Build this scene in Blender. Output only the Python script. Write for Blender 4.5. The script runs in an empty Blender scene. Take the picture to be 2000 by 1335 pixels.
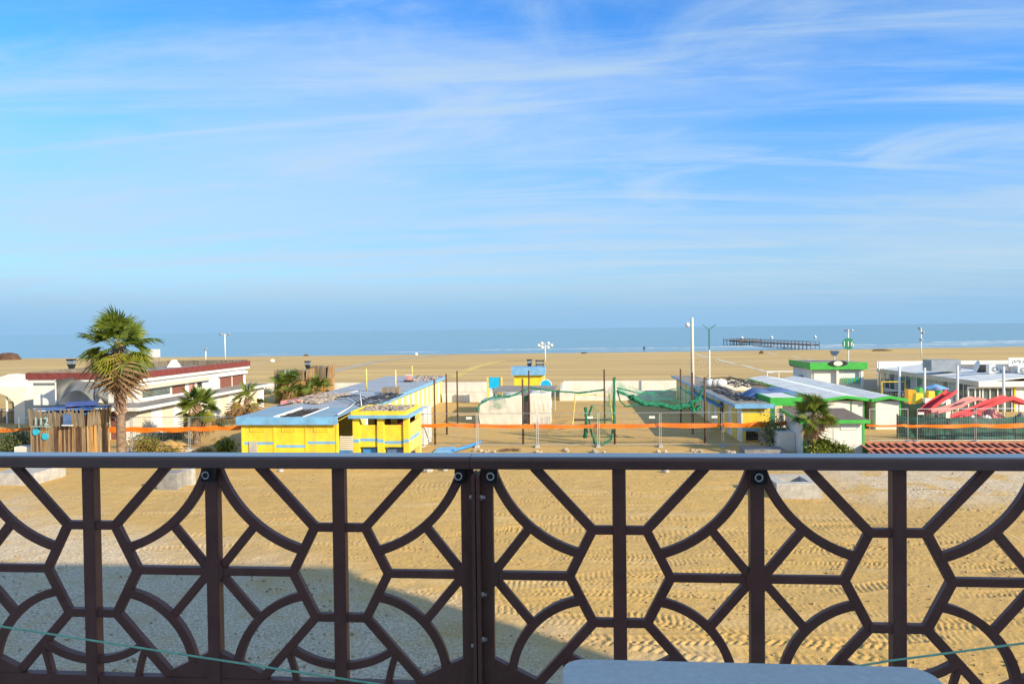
import bpy, math, random
import numpy as np
from mathutils import Matrix, Vector

scene = bpy.context.scene
COL = scene.collection
rng = random.Random(7)
R = math.radians

# ------------------------------------------------------------------ camera
F = 1400.0                                   # focal length in pixels of a 2000 px wide picture
CAM = Vector((0.0, 0.0, 7.0))
CM = (Matrix.Rotation(R(4.5), 3, 'Z') @ Matrix.Rotation(R(90 - 1.04), 3, 'X') @ Matrix.Rotation(R(-0.69), 3, 'Z'))
cam_data = bpy.data.cameras.new('camera')
cam_data.sensor_width = 36.0
cam_data.lens = F / 2000.0 * 36.0
cam_data.clip_start = 0.05
cam_data.clip_end = 60000.0
cam = bpy.data.objects.new('camera', cam_data)
cam.matrix_world = Matrix.Translation(CAM) @ CM.to_4x4()
COL.objects.link(cam)
scene.camera = cam

# ------------------------------------------------------------------ world, sun, exposure
SUN_EL = 24.0
SUN_AZ = Vector((0.834, -0.552, 0.0)).normalized()      # horizontal direction towards the sun
world = bpy.data.worlds.new('World')
scene.world = world
world.use_nodes = True
wn, wl = world.node_tree.nodes, world.node_tree.links
wn.clear()
def W(t, **k):
    n = wn.new(t)
    for a, b in k.items():
        setattr(n, a, b)
    return n
def wmath(op, a, b=None, c=None):
    n = W('ShaderNodeMath', operation=op)
    for i, v in enumerate((a, b, c)):
        if v is None:
            continue
        if isinstance(v, (int, float)):
            n.inputs[i].default_value = v
        else:
            wl.new(v, n.inputs[i])
    return n.outputs[0]
def wramp(v, lo, hi):
    n = W('ShaderNodeMapRange', interpolation_type='SMOOTHSTEP')
    wl.new(v, n.inputs[0])
    n.inputs[1].default_value = lo
    n.inputs[2].default_value = hi
    return n.outputs[0]
sky = W('ShaderNodeTexSky', sky_type='NISHITA')
sky.sun_disc = False
sky.sun_elevation = R(SUN_EL)
sky.sun_rotation = math.atan2(SUN_AZ.x, SUN_AZ.y)
sky.altitude = 0
sky.air_density = 1.0
sky.dust_density = 0.6
sky.ozone_density = 2.2
tc = W('ShaderNodeTexCoord')
sep = W('ShaderNodeSeparateXYZ')
wl.new(tc.outputs['Generated'], sep.inputs[0])
zc = wmath('MAXIMUM', sep.outputs[2], 0.0)
den = wmath('ADD', zc, 0.10)
cu = wmath('DIVIDE', sep.outputs[0], den)
cv = wmath('DIVIDE', sep.outputs[1], den)
cxy = W('ShaderNodeCombineXYZ')
wl.new(cu, cxy.inputs[0]); wl.new(cv, cxy.inputs[1])
# high, thin cloud: broad veil + combed streaks, both on a flat layer overhead
def cloud(scale, rot, loc, detail, rough, dist, warp=0.0):
    mp = W('ShaderNodeMapping')
    wl.new(cxy.outputs[0], mp.inputs[0])
    mp.inputs['Location'].default_value = loc
    mp.inputs['Rotation'].default_value = (0, 0, R(rot))
    mp.inputs['Scale'].default_value = scale
    nz = W('ShaderNodeTexNoise')
    nz.inputs['Scale'].default_value = 1.0
    nz.inputs['Detail'].default_value = detail
    nz.inputs['Roughness'].default_value = rough
    nz.inputs['Distortion'].default_value = dist
    wl.new(mp.outputs[0], nz.inputs[0])
    return nz.outputs[0]
veil = wramp(cloud((0.32, 0.66, 1), 36, (3.1, 1.7, 0), 8, 0.6, 0.6), 0.36, 0.66)
streak = wramp(cloud((0.40, 2.4, 1), 36, (1.3, 4.2, 0), 9, 0.62, 0.8), 0.43, 0.70)
puff = wramp(cloud((0.9, 1.5, 1), 28, (7.7, 2.2, 0), 8, 0.6, 0.8), 0.47, 0.72)
m1 = wmath('MULTIPLY', veil, 0.55)
m2 = wmath('MULTIPLY', streak, 0.72)
m3 = wmath('MULTIPLY', puff, 0.58)
inv = wmath('MULTIPLY', wmath('SUBTRACT', 1.0, m1), wmath('SUBTRACT', 1.0, m2))
inv = wmath('MULTIPLY', inv, wmath('SUBTRACT', 1.0, m3))
band = wmath('MULTIPLY', wmath('SUBTRACT', 1.0, wramp(zc, 0.03, 0.32)), 0.58)     # the layer thickens towards the horizon all round
inv = wmath('MULTIPLY', inv, wmath('SUBTRACT', 1.0, band))
cmask = wmath('SUBTRACT', 1.0, inv)
tint = W('ShaderNodeMix', data_type='RGBA', blend_type='MULTIPLY')
tint.inputs[0].default_value = 1.0
wl.new(sky.outputs[0], tint.inputs['A'])
tcol = W('ShaderNodeMix', data_type='RGBA')
wl.new(wramp(zc, 0.02, 0.30), tcol.inputs[0])
tcol.inputs['A'].default_value = (0.27, 0.55, 0.82, 1)
tcol.inputs['B'].default_value = (0.31, 0.77, 1.24, 1)
wl.new(tcol.outputs['Result'], tint.inputs['B'])
mixc = W('ShaderNodeMix', data_type='RGBA')
wl.new(cmask, mixc.inputs[0])
wl.new(tint.outputs['Result'], mixc.inputs['A'])
mixc.inputs['B'].default_value = (2.45, 3.22, 3.95, 1)
haze = wmath('MULTIPLY', wmath('SUBTRACT', 1.0, wramp(zc, 0.0, 0.085)), 0.92)   # blue grey haze low over the horizon, all round
mixh = W('ShaderNodeMix', data_type='RGBA')
wl.new(haze, mixh.inputs[0])
wl.new(mixc.outputs['Result'], mixh.inputs['A'])
mixh.inputs['B'].default_value = (1.32, 2.42, 3.70, 1)
bg = W('ShaderNodeBackground')
bg.inputs[1].default_value = 0.10
wl.new(mixh.outputs['Result'], bg.inputs[0])
wo = W('ShaderNodeOutputWorld')
wl.new(bg.outputs[0], wo.inputs[0])

sun_data = bpy.data.lights.new('sun', 'SUN')
sun_data.energy = 3.35
sun_data.angle = R(0.53)
sun_data.color = (1.0, 0.85, 0.60)
sun = bpy.data.objects.new('sun', sun_data)
sd = Vector((SUN_AZ.x * math.cos(R(SUN_EL)), SUN_AZ.y * math.cos(R(SUN_EL)), math.sin(R(SUN_EL))))
sun.rotation_euler = sd.to_track_quat('Z', 'Y').to_euler()
sun.location = sd * 60
COL.objects.link(sun)

scene.view_settings.view_transform = 'Standard'
scene.view_settings.look = 'None'
scene.view_settings.exposure = 1.16
scene.view_settings.gamma = 1.0
scene.view_settings.use_curve_mapping = False
scene.render.engine = 'CYCLES'
scene.cycles.max_bounces = 8
scene.cycles.transparent_max_bounces = 24

# ------------------------------------------------------------------ pixel -> place
def ray(px, py):
    return CM @ Vector(((px - 1000) / F, -(py - 667.5) / F, -1.0))
def gp(px, py, z=0.0):
    d = ray(px, py); return CAM + d * ((z - CAM.z) / d.z)
def vp(px, py, Y):
    d = ray(px, py); return CAM + d * (Y / d.y)
def pj(p):
    q = CM.transposed() @ (Vector(p) - CAM); return 1000 + F * q.x / -q.z, 667.5 - F * q.y / -q.z
def hz(x, y, py):
    fa, fb = pj((x, y, 0))[1] - py, pj((x, y, 5))[1] - py
    return 5 * fa / (fa - fb)

# ------------------------------------------------------------------ materials
MATS = {}
def mat(name, col, rough=0.7, var=0.12, scale=3.0, bump=0.0, bscale=40.0, metal=0.0, col2=None, stretch=(1, 1, 1), dirt=0.0, spec=0.4, alpha=1.0, trans=0.0):
    if name in MATS:
        return MATS[name]
    m = bpy.data.materials.new(name); m.use_nodes = True
    nt = m.node_tree; n, l = nt.nodes, nt.links
    b = n['Principled BSDF']
    b.inputs['Roughness'].default_value = rough
    b.inputs['Metallic'].default_value = metal
    b.inputs['Specular IOR Level'].default_value = spec
    g = n.new('ShaderNodeNewGeometry')
    mp = n.new('ShaderNodeMapping'); mp.inputs['Scale'].default_value = stretch
    l.new(g.outputs['Position'], mp.inputs[0])
    nz = n.new('ShaderNodeTexNoise'); nz.inputs['Scale'].default_value = scale
    nz.inputs['Detail'].default_value = 6; nz.inputs['Roughness'].default_value = 0.62
    l.new(mp.outputs[0], nz.inputs[0])
    mx = n.new('ShaderNodeMix'); mx.data_type = 'RGBA'
    c2 = col2 if col2 else tuple(c * (1 - var * 2.2) for c in col)
    c1 = col if col2 else tuple(min(1, c * (1 + var)) for c in col)
    mr = n.new('ShaderNodeMapRange'); mr.inputs[1].default_value = 0.34; mr.inputs[2].default_value = 0.66
    l.new(nz.outputs[0], mr.inputs[0]); l.new(mr.outputs[0], mx.inputs[0])
    mx.inputs['A'].default_value = (*c1, 1); mx.inputs['B'].default_value = (*c2, 1)
    out = mx.outputs['Result']
    if dirt > 0:
        nd = n.new('ShaderNodeTexNoise'); nd.inputs['Scale'].default_value = 1.3; nd.inputs['Detail'].default_value = 9
        nd.inputs['Roughness'].default_value = 0.7
        md = n.new('ShaderNodeMapping'); md.inputs['Scale'].default_value = (1.6, 1.6, 0.35)
        l.new(g.outputs['Position'], md.inputs[0]); l.new(md.outputs[0], nd.inputs[0])
        r2 = n.new('ShaderNodeMapRange'); r2.inputs[1].default_value = 0.5; r2.inputs[2].default_value = 0.72; r2.inputs[4].default_value = dirt
        l.new(nd.outputs[0], r2.inputs[0])
        mx2 = n.new('ShaderNodeMix'); mx2.data_type = 'RGBA'
        l.new(r2.outputs[0], mx2.inputs[0]); l.new(out, mx2.inputs['A'])
        mx2.inputs['B'].default_value = (0.24, 0.19, 0.13, 1)
        out = mx2.outputs['Result']
    l.new(out, b.inputs['Base Color'])
    if bump > 0:
        nb = n.new('ShaderNodeTexNoise'); nb.inputs['Scale'].default_value = bscale; nb.inputs['Detail'].default_value = 5
        l.new(mp.outputs[0], nb.inputs[0])
        bp = n.new('ShaderNodeBump'); bp.inputs['Strength'].default_value = min(1, bump); bp.inputs['Distance'].default_value = 0.02
        l.new(nb.outputs[0], bp.inputs['Height']); l.new(bp.outputs[0], b.inputs['Normal'])
    if alpha < 1:
        b.inputs['Alpha'].default_value = alpha
    if trans > 0:
        b.inputs['Transmission Weight'].default_value = trans
    MATS[name] = m
    return m

def leafmat(name, col, col2, scale=1.2):
    if name in MATS:
        return MATS[name]
    m = mat(name, col, 0.55, col2=col2, scale=scale)
    nt = m.node_tree; n, l = nt.nodes, nt.links
    b = n['Principled BSDF']; o = n['Material Output']
    t = n.new('ShaderNodeBsdfTranslucent')
    src = b.inputs['Base Color'].links[0].from_socket
    l.new(src, t.inputs[0])
    ms = n.new('ShaderNodeMixShader'); ms.inputs[0].default_value = 0.3
    l.new(b.outputs[0], ms.inputs[1]); l.new(t.outputs[0], ms.inputs[2]); l.new(ms.outputs[0], o.inputs[0])
    return m

YEL = mat('yellow paint', (0.84, 0.60, 0.04), 0.6, 0.07, 2.0, 0.25, 30, dirt=0.30)
YELP = mat('pale yellow paint', (0.78, 0.62, 0.16), 0.6, 0.06, 2.0, 0.2, 30, dirt=0.15)
BLU = mat('light blue paint', (0.18, 0.42, 0.68), 0.5, 0.09, 2.0, 0.15, 30, dirt=0.28)
BLUB = mat('strong blue paint', (0.05, 0.25, 0.62), 0.5, 0.08, 2.0)
CYAN = mat('cyan plastic', (0.01, 0.42, 0.74), 0.4, 0.05, 2.0)
WHT = mat('white paint', (0.74, 0.74, 0.71), 0.6, 0.03, 1.5, 0.15, 25, dirt=0.26)
WHTC = mat('white plank paint', (0.72, 0.72, 0.68), 0.6, 0.04, 2.5, 0.2, 25, dirt=0.20)
CREAM = mat('cream plaster', (0.62, 0.56, 0.44), 0.8, 0.05, 1.5, 0.3, 20, dirt=0.22)
STONEW = mat('white masonry', (0.66, 0.64, 0.58), 0.85, 0.06, 1.2, 0.4, 14, dirt=0.25)
GRN = mat('bright green paint', (0.055, 0.44, 0.065), 0.5, 0.08, 2.0, dirt=0.2)
GRND = mat('dark green paint', (0.015, 0.20, 0.10), 0.5, 0.06, 2.0)
MAR = mat('maroon tile', (0.20, 0.045, 0.040), 0.75, 0.12, 3.0, 0.3, 20)
BRNW = mat('brown timber', (0.12, 0.06, 0.035), 0.8, 0.2, 6.0, 0.4, 30, stretch=(1, 1, 0.2))
SLATA = mat('weathered slat', (0.30, 0.22, 0.13), 0.85, 0.2, 5.0, 0.4, 40, stretch=(1, 1, 0.15))
SLATB = mat('orange slat', (0.46, 0.25, 0.08), 0.8, 0.18, 5.0, 0.4, 40, stretch=(1, 1, 0.15))
SLATC = mat('grey slat', (0.20, 0.17, 0.13), 0.85, 0.2, 5.0, 0.4, 40, stretch=(1, 1, 0.15))
ROOFG = mat('faded blue roof felt', (0.26, 0.33, 0.42), 0.75, 0.10, 0.8, 0.4, 12, col2=(0.36, 0.38, 0.40), dirt=0.35)
ROOFB = mat('blue roof sheet', (0.17, 0.30, 0.42), 0.45, 0.10, 1.0, 0.3, 12, col2=(0.26, 0.35, 0.38), dirt=0.3)
ROOFW = mat('white roof felt', (0.66, 0.68, 0.68), 0.7, 0.06, 0.7, 0.3, 10, dirt=0.25)
ROOFD = mat('grey brown roof', (0.17, 0.135, 0.11), 0.9, 0.15, 1.2, 0.5, 16, dirt=0.2)
ROOFK = mat('grey felt', (0.26, 0.24, 0.22), 0.9, 0.15, 1.0, 0.5, 14, dirt=0.3)
GALV = mat('galvanised steel', (0.56, 0.58, 0.60), 0.42, 0.08, 8.0, metal=0.85)
GREYM = mat('grey metal', (0.30, 0.34, 0.38), 0.45, 0.08, 3.0, metal=0.4)
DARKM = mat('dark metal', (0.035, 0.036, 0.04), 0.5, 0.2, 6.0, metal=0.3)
BLKP = mat('black plastic', (0.018, 0.018, 0.020), 0.5, 0.2, 6.0)
CABLE = mat('black hose', (0.05, 0.05, 0.055), 0.55, 0.3, 3.0)
ORNG = mat('orange mesh tape', (0.90, 0.20, 0.012), 0.6, 0.05, 4.0, alpha=0.94)
CONC = mat('concrete', (0.44, 0.42, 0.39), 0.9, 0.10, 4.0, 0.5, 30, dirt=0.2)
CONCD = mat('dark concrete', (0.27, 0.26, 0.25), 0.9, 0.12, 4.0, 0.5, 30, dirt=0.2)
TARPW = mat('white tarpaulin', (0.66, 0.62, 0.54), 0.65, 0.05, 1.5, 0.3, 6, dirt=0.2)
TARPG = mat('grey tarpaulin', (0.17, 0.18, 0.185), 0.7, 0.08, 1.0, 0.3, 6)
TARPB = mat('blue tarpaulin', (0.09, 0.16, 0.33), 0.5, 0.12, 2.0, 0.3, 8)
TENT = mat('ivory canvas', (0.78, 0.72, 0.60), 0.8, 0.04, 1.0, 0.2, 8)
REDS = mat('red plastic', (0.66, 0.055, 0.065), 0.45, 0.12, 1.5, dirt=0.1)
REDF = mat('red lead steel', (0.60, 0.20, 0.12), 0.7, 0.15, 4.0, 0.3, 30, dirt=0.15)
PLYD = mat('dark plywood', (0.05, 0.026, 0.022), 0.75, 0.25, 3.0, 0.3, 20)
PINK = mat('pale red cloth', (0.62, 0.26, 0.24), 0.8, 0.15, 1.5, 0.3, 6)
ORP = mat('orange plastic', (0.80, 0.36, 0.02), 0.45, 0.06, 2.0)
LIME = mat('lime plastic', (0.12, 0.52, 0.09), 0.45, 0.06, 2.0)
PURP = mat('lilac plastic', (0.30, 0.24, 0.50), 0.45, 0.08, 2.0)
CLOTHG = mat('dark green shade cloth', (0.045, 0.13, 0.105), 0.85, 0.16, 1.2, 0.3, 8, alpha=0.93)
NETG = mat('green net bundle', (0.012, 0.20, 0.105), 0.8, 0.25, 5.0, 0.5, 40)
RUBB = mat('rubble', (0.36, 0.30, 0.25), 0.95, 0.25, 5.0, 0.6, 30)
ROCK = mat('pale stone', (0.46, 0.38, 0.28), 0.95, 0.15, 4.0, 0.6, 20)
GLASSD = mat('window glass', (0.10, 0.14, 0.14), 0.08, 0.25, 1.0, spec=0.8)
GLASSP = mat('pale clear sheet', (0.50, 0.54, 0.50), 0.25, 0.08, 1.5, alpha=0.75)
BROWNP = mat('brown roller blind', (0.22, 0.085, 0.060), 0.75, 0.12, 2.0, stretch=(1, 1, 8))
RAIL = mat('brown railing paint', (0.19, 0.088, 0.072), 0.50, 0.10, 9.0, 0.06, 160, spec=0.35, col2=(0.145, 0.066, 0.054), dirt=0.22)
RAILT = mat('brown handrail paint', (0.150, 0.074, 0.062), 0.34, 0.10, 9.0, 0.05, 160, spec=0.5, col2=(0.120, 0.058, 0.048), dirt=0.15)
RAILT.node_tree.nodes['Principled BSDF'].inputs['Coat Weight'].default_value = 0.7
RAILT.node_tree.nodes['Principled BSDF'].inputs['Coat Roughness'].default_value = 0.12
STEELB = mat('bolt steel', (0.55, 0.55, 0.55), 0.3, 0.1, 20, metal=0.9)
CORD = mat('pale green cord', (0.34, 0.80, 0.58), 0.6, 0.1, 30)
TABLE = mat('grey blue table top', (0.66, 0.70, 0.67), 0.36, 0.05, 60, 0.06, 220, spec=0.45)
TURQ = mat('turquoise enamel', (0.03, 0.42, 0.60), 0.45, 0.06, 3.0)
SIGNT = mat('pale turquoise letter', (0.30, 0.52, 0.56), 0.5, 0.05, 3.0)
BARK = mat('palm bark', (0.24, 0.165, 0.115), 0.95, 0.28, 4.0, 0.8, 20, stretch=(1, 1, 3))
BARKL = mat('palm boot', (0.40, 0.26, 0.18), 0.9, 0.25, 4.0, 0.5, 20)
PALMG = leafmat('palm green', (0.21, 0.26, 0.028), (0.075, 0.125, 0.022))
PALMY = leafmat('palm yellow green', (0.36, 0.34, 0.030), (0.20, 0.22, 0.025))
PALMD = leafmat('palm dead frond', (0.42, 0.27, 0.125), (0.20, 0.12, 0.06))
LEAFG = leafmat('shrub green', (0.13, 0.17, 0.035), (0.06, 0.09, 0.025), 3)
LEAFY = leafmat('shrub yellow green', (0.36, 0.37, 0.04), (0.17, 0.22, 0.03), 3)
LEAFB = leafmat('shrub brown', (0.30, 0.18, 0.06), (0.15, 0.11, 0.04), 3)
LEAFS = leafmat('shrub grey green', (0.17, 0.20, 0.13), (0.09, 0.12, 0.07), 3)
SKIND = mat('dark clothing', (0.02, 0.022, 0.03), 0.8, 0.1, 8)

# ------------------------------------------------------------------ object helpers (all coordinates are world metres)
ORI = {}
def link(o, parent):
    COL.objects.link(o)
    if parent is not None:
        o.parent = parent
    return o
def tag(o, label, cat, group=None, kind=None):
    if label: o['label'] = label
    if cat: o['category'] = cat
    if group: o['group'] = group
    if kind: o['kind'] = kind
    return o
def thing(name, label, cat, loc, group=None):
    o = bpy.data.objects.new(name, None)
    o.empty_display_size = 0.2
    o.location = loc
    ORI[o] = Vector(loc)
    COL.objects.link(o)
    return tag(o, label, cat, group)

class MB:
    def __init__(s):
        s.v = []; s.f = []
    def add(s, vs, fs):
        b = len(s.v)
        s.v.extend([tuple(v) for v in vs]); s.f.extend([tuple(i + b for i in f) for f in fs])
        return s
    def box(s, p0, p1):
        x0, y0, z0 = p0; x1, y1, z1 = p1
        vs = [(x0, y0, z0), (x1, y0, z0), (x1, y1, z0), (x0, y1, z0), (x0, y0, z1), (x1, y0, z1), (x1, y1, z1), (x0, y1, z1)]
        return s.hexa(vs)
    def hexa(s, vs):
        return s.add(vs, [(0, 3, 2, 1), (4, 5, 6, 7), (0, 1, 5, 4), (1, 2, 6, 5), (2, 3, 7, 6), (3, 0, 4, 7)])
    def slab(s, quad, t):               # quad corner points ccw from above, thickness t downwards
        up = [Vector(q) for q in quad]; lo = [q - Vector((0, 0, t)) for q in up]
        return s.hexa(lo + up)
    def prism(s, poly, z0, z1):
        n = len(poly)
        vs = [(x, y, z0) for x, y in poly] + [(x, y, z1) for x, y in poly]
        fs = [tuple(range(n - 1, -1, -1)), tuple(range(n, 2 * n))] + [(i, (i + 1) % n, n + (i + 1) % n, n + i) for i in range(n)]
        return s.add(vs, fs)
    def prismy(s, poly, y0, y1):        # poly in (x, z), extruded along y
        n = len(poly)
        vs = [(x, y0, z) for x, z in poly] + [(x, y1, z) for x, z in poly]
        fs = [tuple(range(n)), tuple(range(2 * n - 1, n - 1, -1))] + [((i + 1) % n, i, n + i, n + (i + 1) % n) for i in range(n)]
        return s.add(vs, fs)
    def tube(s, pts, r, n=8, r1=None, cap=True, flat=1.0):
        pts = [Vector(p) for p in pts]; m = len(pts); b = len(s.v); up0 = None
        for i, p in enumerate(pts):
            d = (pts[min(i + 1, m - 1)] - pts[max(i - 1, 0)]).normalized()
            if up0 is None:
                up0 = Vector((0, 0, 1)) if abs(d.z) < 0.9 else Vector((1, 0, 0))
            a = d.cross(up0)
            a = a.normalized() if a.length > 1e-6 else Vector((1, 0, 0))
            c = a.cross(d).normalized(); up0 = c
            if isinstance(r, (list, tuple)): rr = r[i]
            else: rr = r if r1 is None else r + (r1 - r) * i / (m - 1)
            for k in range(n):
                t = 2 * math.pi * k / n
                s.v.append(tuple(p + a * (math.cos(t) * rr) + c * (math.sin(t) * rr * flat)))
        for i in range(m - 1):
            for k in range(n):
                q = b + i * n + k; q2 = b + i * n + (k + 1) % n
                s.f.append((q, q2, q2 + n, q + n))
        if cap:
            s.f.append(tuple(b + k for k in range(n - 1, -1, -1)))
            s.f.append(tuple(b + (m - 1) * n + k for k in range(n)))
        return s
    def sheet(s, fn, nu, nv):
        b = len(s.v)
        for j in range(nv + 1):
            for i in range(nu + 1):
                s.v.append(tuple(fn(i / nu, j / nv)))
        for j in range(nv):
            for i in range(nu):
                q = b + j * (nu + 1) + i
                s.f.append((q, q + 1, q + nu + 2, q + nu + 1))
        return s
    def ball(s, c, r, nu=10, nv=6, jit=0.0, rnd=None):
        c = Vector(c); rx, ry, rz_ = (r, r, r) if isinstance(r, (int, float)) else r
        b = len(s.v); s.v.append(tuple(c + Vector((0, 0, -rz_))))
        for j in range(1, nv):
            ph = math.pi * j / nv - math.pi / 2
            for i in range(nu):
                th = 2 * math.pi * i / nu; k = 1 + (rnd.uniform(-jit, jit) if rnd else 0)
                s.v.append(tuple(c + Vector((rx * math.cos(ph) * math.cos(th) * k, ry * math.cos(ph) * math.sin(th) * k, rz_ * math.sin(ph) * k))))
        s.v.append(tuple(c + Vector((0, 0, rz_)))); t = len(s.v) - 1
        for i in range(nu):
            s.f.append((b, b + 1 + (i + 1) % nu, b + 1 + i)); s.f.append((t, t - nu + i, t - nu + (i + 1) % nu))
        for j in range(nv - 2):
            for i in range(nu):
                q = b + 1 + j * nu + i; q2 = b + 1 + j * nu + (i + 1) % nu
                s.f.append((q, q2, q2 + nu, q + nu))
        return s
    def mesh(s, name, m, off=None, smooth=False):
        me = bpy.data.meshes.new(name)
        vs = s.v if off is None else [(a - off.x, b - off.y, c - off.z) for a, b, c in s.v]
        me.from_pydata(vs, [], s.f)
        me.materials.append(m)
        if smooth:
            me.polygons.foreach_set('use_smooth', [True] * len(me.polygons))
        return me
    def build(s, name, m, parent=None, smooth=False, label=None, cat=None, group=None, kind=None, origin=None):
        if parent is not None: off = ORI[parent]
        elif origin is not None: off = Vector(origin)
        else:
            xs = [v[0] for v in s.v]; ys = [v[1] for v in s.v]; zs = [v[2] for v in s.v]
            off = Vector(((min(xs) + max(xs)) / 2, (min(ys) + max(ys)) / 2, min(zs)))
        o = bpy.data.objects.new(name, s.mesh(name, m, off, smooth))
        if parent is None: o.location = off
        ORI[o] = off
        link(o, parent)
        return tag(o, label, cat, group, kind)
CACHE = {}
def bx(name, m, parent, p0, p1, **k):           # a box part, mesh shared by alike boxes
    d = tuple(round(b - a, 4) for a, b in zip(p0, p1))
    key = (name, m.name, d)
    if key not in CACHE:
        CACHE[key] = MB().box((-d[0] / 2, -d[1] / 2, -d[2] / 2), (d[0] / 2, d[1] / 2, d[2] / 2)).mesh(name, m)
    c = Vector([(a + b) / 2 for a, b in zip(p0, p1)])
    o = bpy.data.objects.new(name, CACHE[key])
    o.location = c - (ORI[parent] if parent is not None else Vector((0, 0, 0)))
    ORI[o] = c
    link(o, parent)
    return tag(o, k.get('label'), k.get('cat'), k.get('group'), k.get('kind'))
def inst(name, me, parent, loc, rot=(0, 0, 0), sc=(1, 1, 1)):
    o = bpy.data.objects.new(name, me)
    o.location = Vector(loc) - (ORI[parent] if parent is not None else Vector((0, 0, 0)))
    o.rotation_euler = rot; o.scale = sc
    ORI[o] = Vector(loc)
    return link(o, parent)
def copy_tree(o, parent=None):
    c = o.copy(); COL.objects.link(c); c.parent = parent
    if o in ORI: ORI[c] = ORI[o].copy()
    for ch in o.children: copy_tree(ch, c)
    return c
def struct(o):
    o['kind'] = 'structure'; return o
def text_mesh(txt, size, depth, m):
    cu = bpy.data.curves.new('lettering', 'FONT'); cu.body = txt; cu.size = size; cu.extrude = depth; cu.align_x = 'CENTER'
    cu.resolution_u = 3
    t = bpy.data.objects.new('lettering', cu); COL.objects.link(t)
    me = bpy.data.meshes.new_from_object(t.evaluated_get(bpy.context.evaluated_depsgraph_get()))
    COL.objects.unlink(t); bpy.data.objects.remove(t)
    me.materials.clear(); me.materials.append(m)
    return me
# ================================================================== GROUND
def vnoise(x, y, seed=0):
    xi = np.floor(x).astype(np.int64); yi = np.floor(y).astype(np.int64)
    fx = x - xi; fy = y - yi
    fx = fx * fx * (3 - 2 * fx); fy = fy * fy * (3 - 2 * fy)
    def h(a, b):
        n = (a * 374761393 + b * 668265263 + seed * 1442695041) & 0x7fffffff
        n = (n ^ (n >> 13)) * 1274126177 & 0x7fffffff
        return ((n ^ (n >> 16)) & 0xffff) / 65535.0
    return (h(xi, yi) * (1 - fx) + h(xi + 1, yi) * fx) * (1 - fy) + (h(xi, yi + 1) * (1 - fx) + h(xi + 1, yi + 1) * fx) * fy
def fbm(x, y, o=4, seed=0):
    s = 0; a = 0.5
    for i in range(o):
        s = s + a * (vnoise(x, y, seed + i * 17) - 0.5); x = x * 2.03; y = y * 2.03; a *= 0.5
    return s
def shore(x):
    x = np.clip(x, -260, 200) if isinstance(x, np.ndarray) else max(-260, min(200, x))
    return 219 + 0.085 * x + 0.00042 * x * x
def sstep(a, b, x):
    t = np.clip((x - a) / (b - a), 0, 1); return t * t * (3 - 2 * t)
TRACKS = []
tr = random.Random(21)
def track(y0, slope, amp, wl, ph, kind, x0, x1):
    TRACKS.append((y0, slope, amp, wl, ph, kind, x0, x1))
for y0, sl, am, wv, ph, kind, x0, x1 in [
        (14.2, 0.02, 0.3, 22, 0.4, 0, -3, 14), (16.2, -0.16, 0.5, 26, 1.1, 1, -4, 16), (17.6, 0.10, 0.4, 20, 2.0, 0, -2, 18),
        (19.2, -0.05, 0.6, 30, 0.2, 0, -6, 20), (20.8, -0.22, 0.5, 24, 3.3, 1, -1, 20), (21.6, 0.03, 0.4, 34, 1.6, 0, -14, 22),
        (23.0, 0.08, 0.7, 28, 4.0, 0, -16, 22), (24.4, -0.10, 0.5, 32, 5.1, 1, -6, 24), (26.0, 0.04, 0.6, 40, 0.9, 0, -20, 24),
        (27.8, -0.04, 0.5, 36, 2.4, 0, -4, 26), (29.6, 0.06, 0.8, 44, 3.7, 1, -18, 26), (31.6, -0.03, 0.6, 38, 1.3, 0, -8, 28),
        (33.6, 0.03, 0.7, 42, 5.6, 0, -26, 28), (36.0, -0.05, 0.6, 46, 0.1, 1, -24, 28), (12.6, 0.14, 0.3, 18, 2.9, 1, -8, 10),
        (15.0, -0.30, 0.5, 20, 0.7, 0, 1, 14), (18.4, 0.28, 0.4, 22, 1.9, 0, -8, 12), (22.2, -0.34, 0.4, 26, 4.4, 0, 2, 18)]:
    track(y0, sl, am, wv, ph, kind, x0, x1)
    if tr.random() < 0.75:
        track(y0 + 1.75, sl, am, wv, ph, kind, x0, x1)
for _ in range(56):
    yy = tr.uniform(13, 33); xw = tr.uniform(-0.55, 0.62) * yy; ln = tr.uniform(4, 13)
    track(yy, tr.uniform(-0.55, 0.55), tr.uniform(0.1, 0.7), tr.uniform(12, 34), tr.uniform(0, 6.28), tr.choice((0, 0, 1)), xw - ln / 2, xw + ln / 2)
TRND = [(tr.uniform(0.135, 0.24), tr.uniform(0.35, 1.0), tr.uniform(1.2, 3.4), tr.uniform(0.15, 0.30)) for _ in TRACKS]
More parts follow.
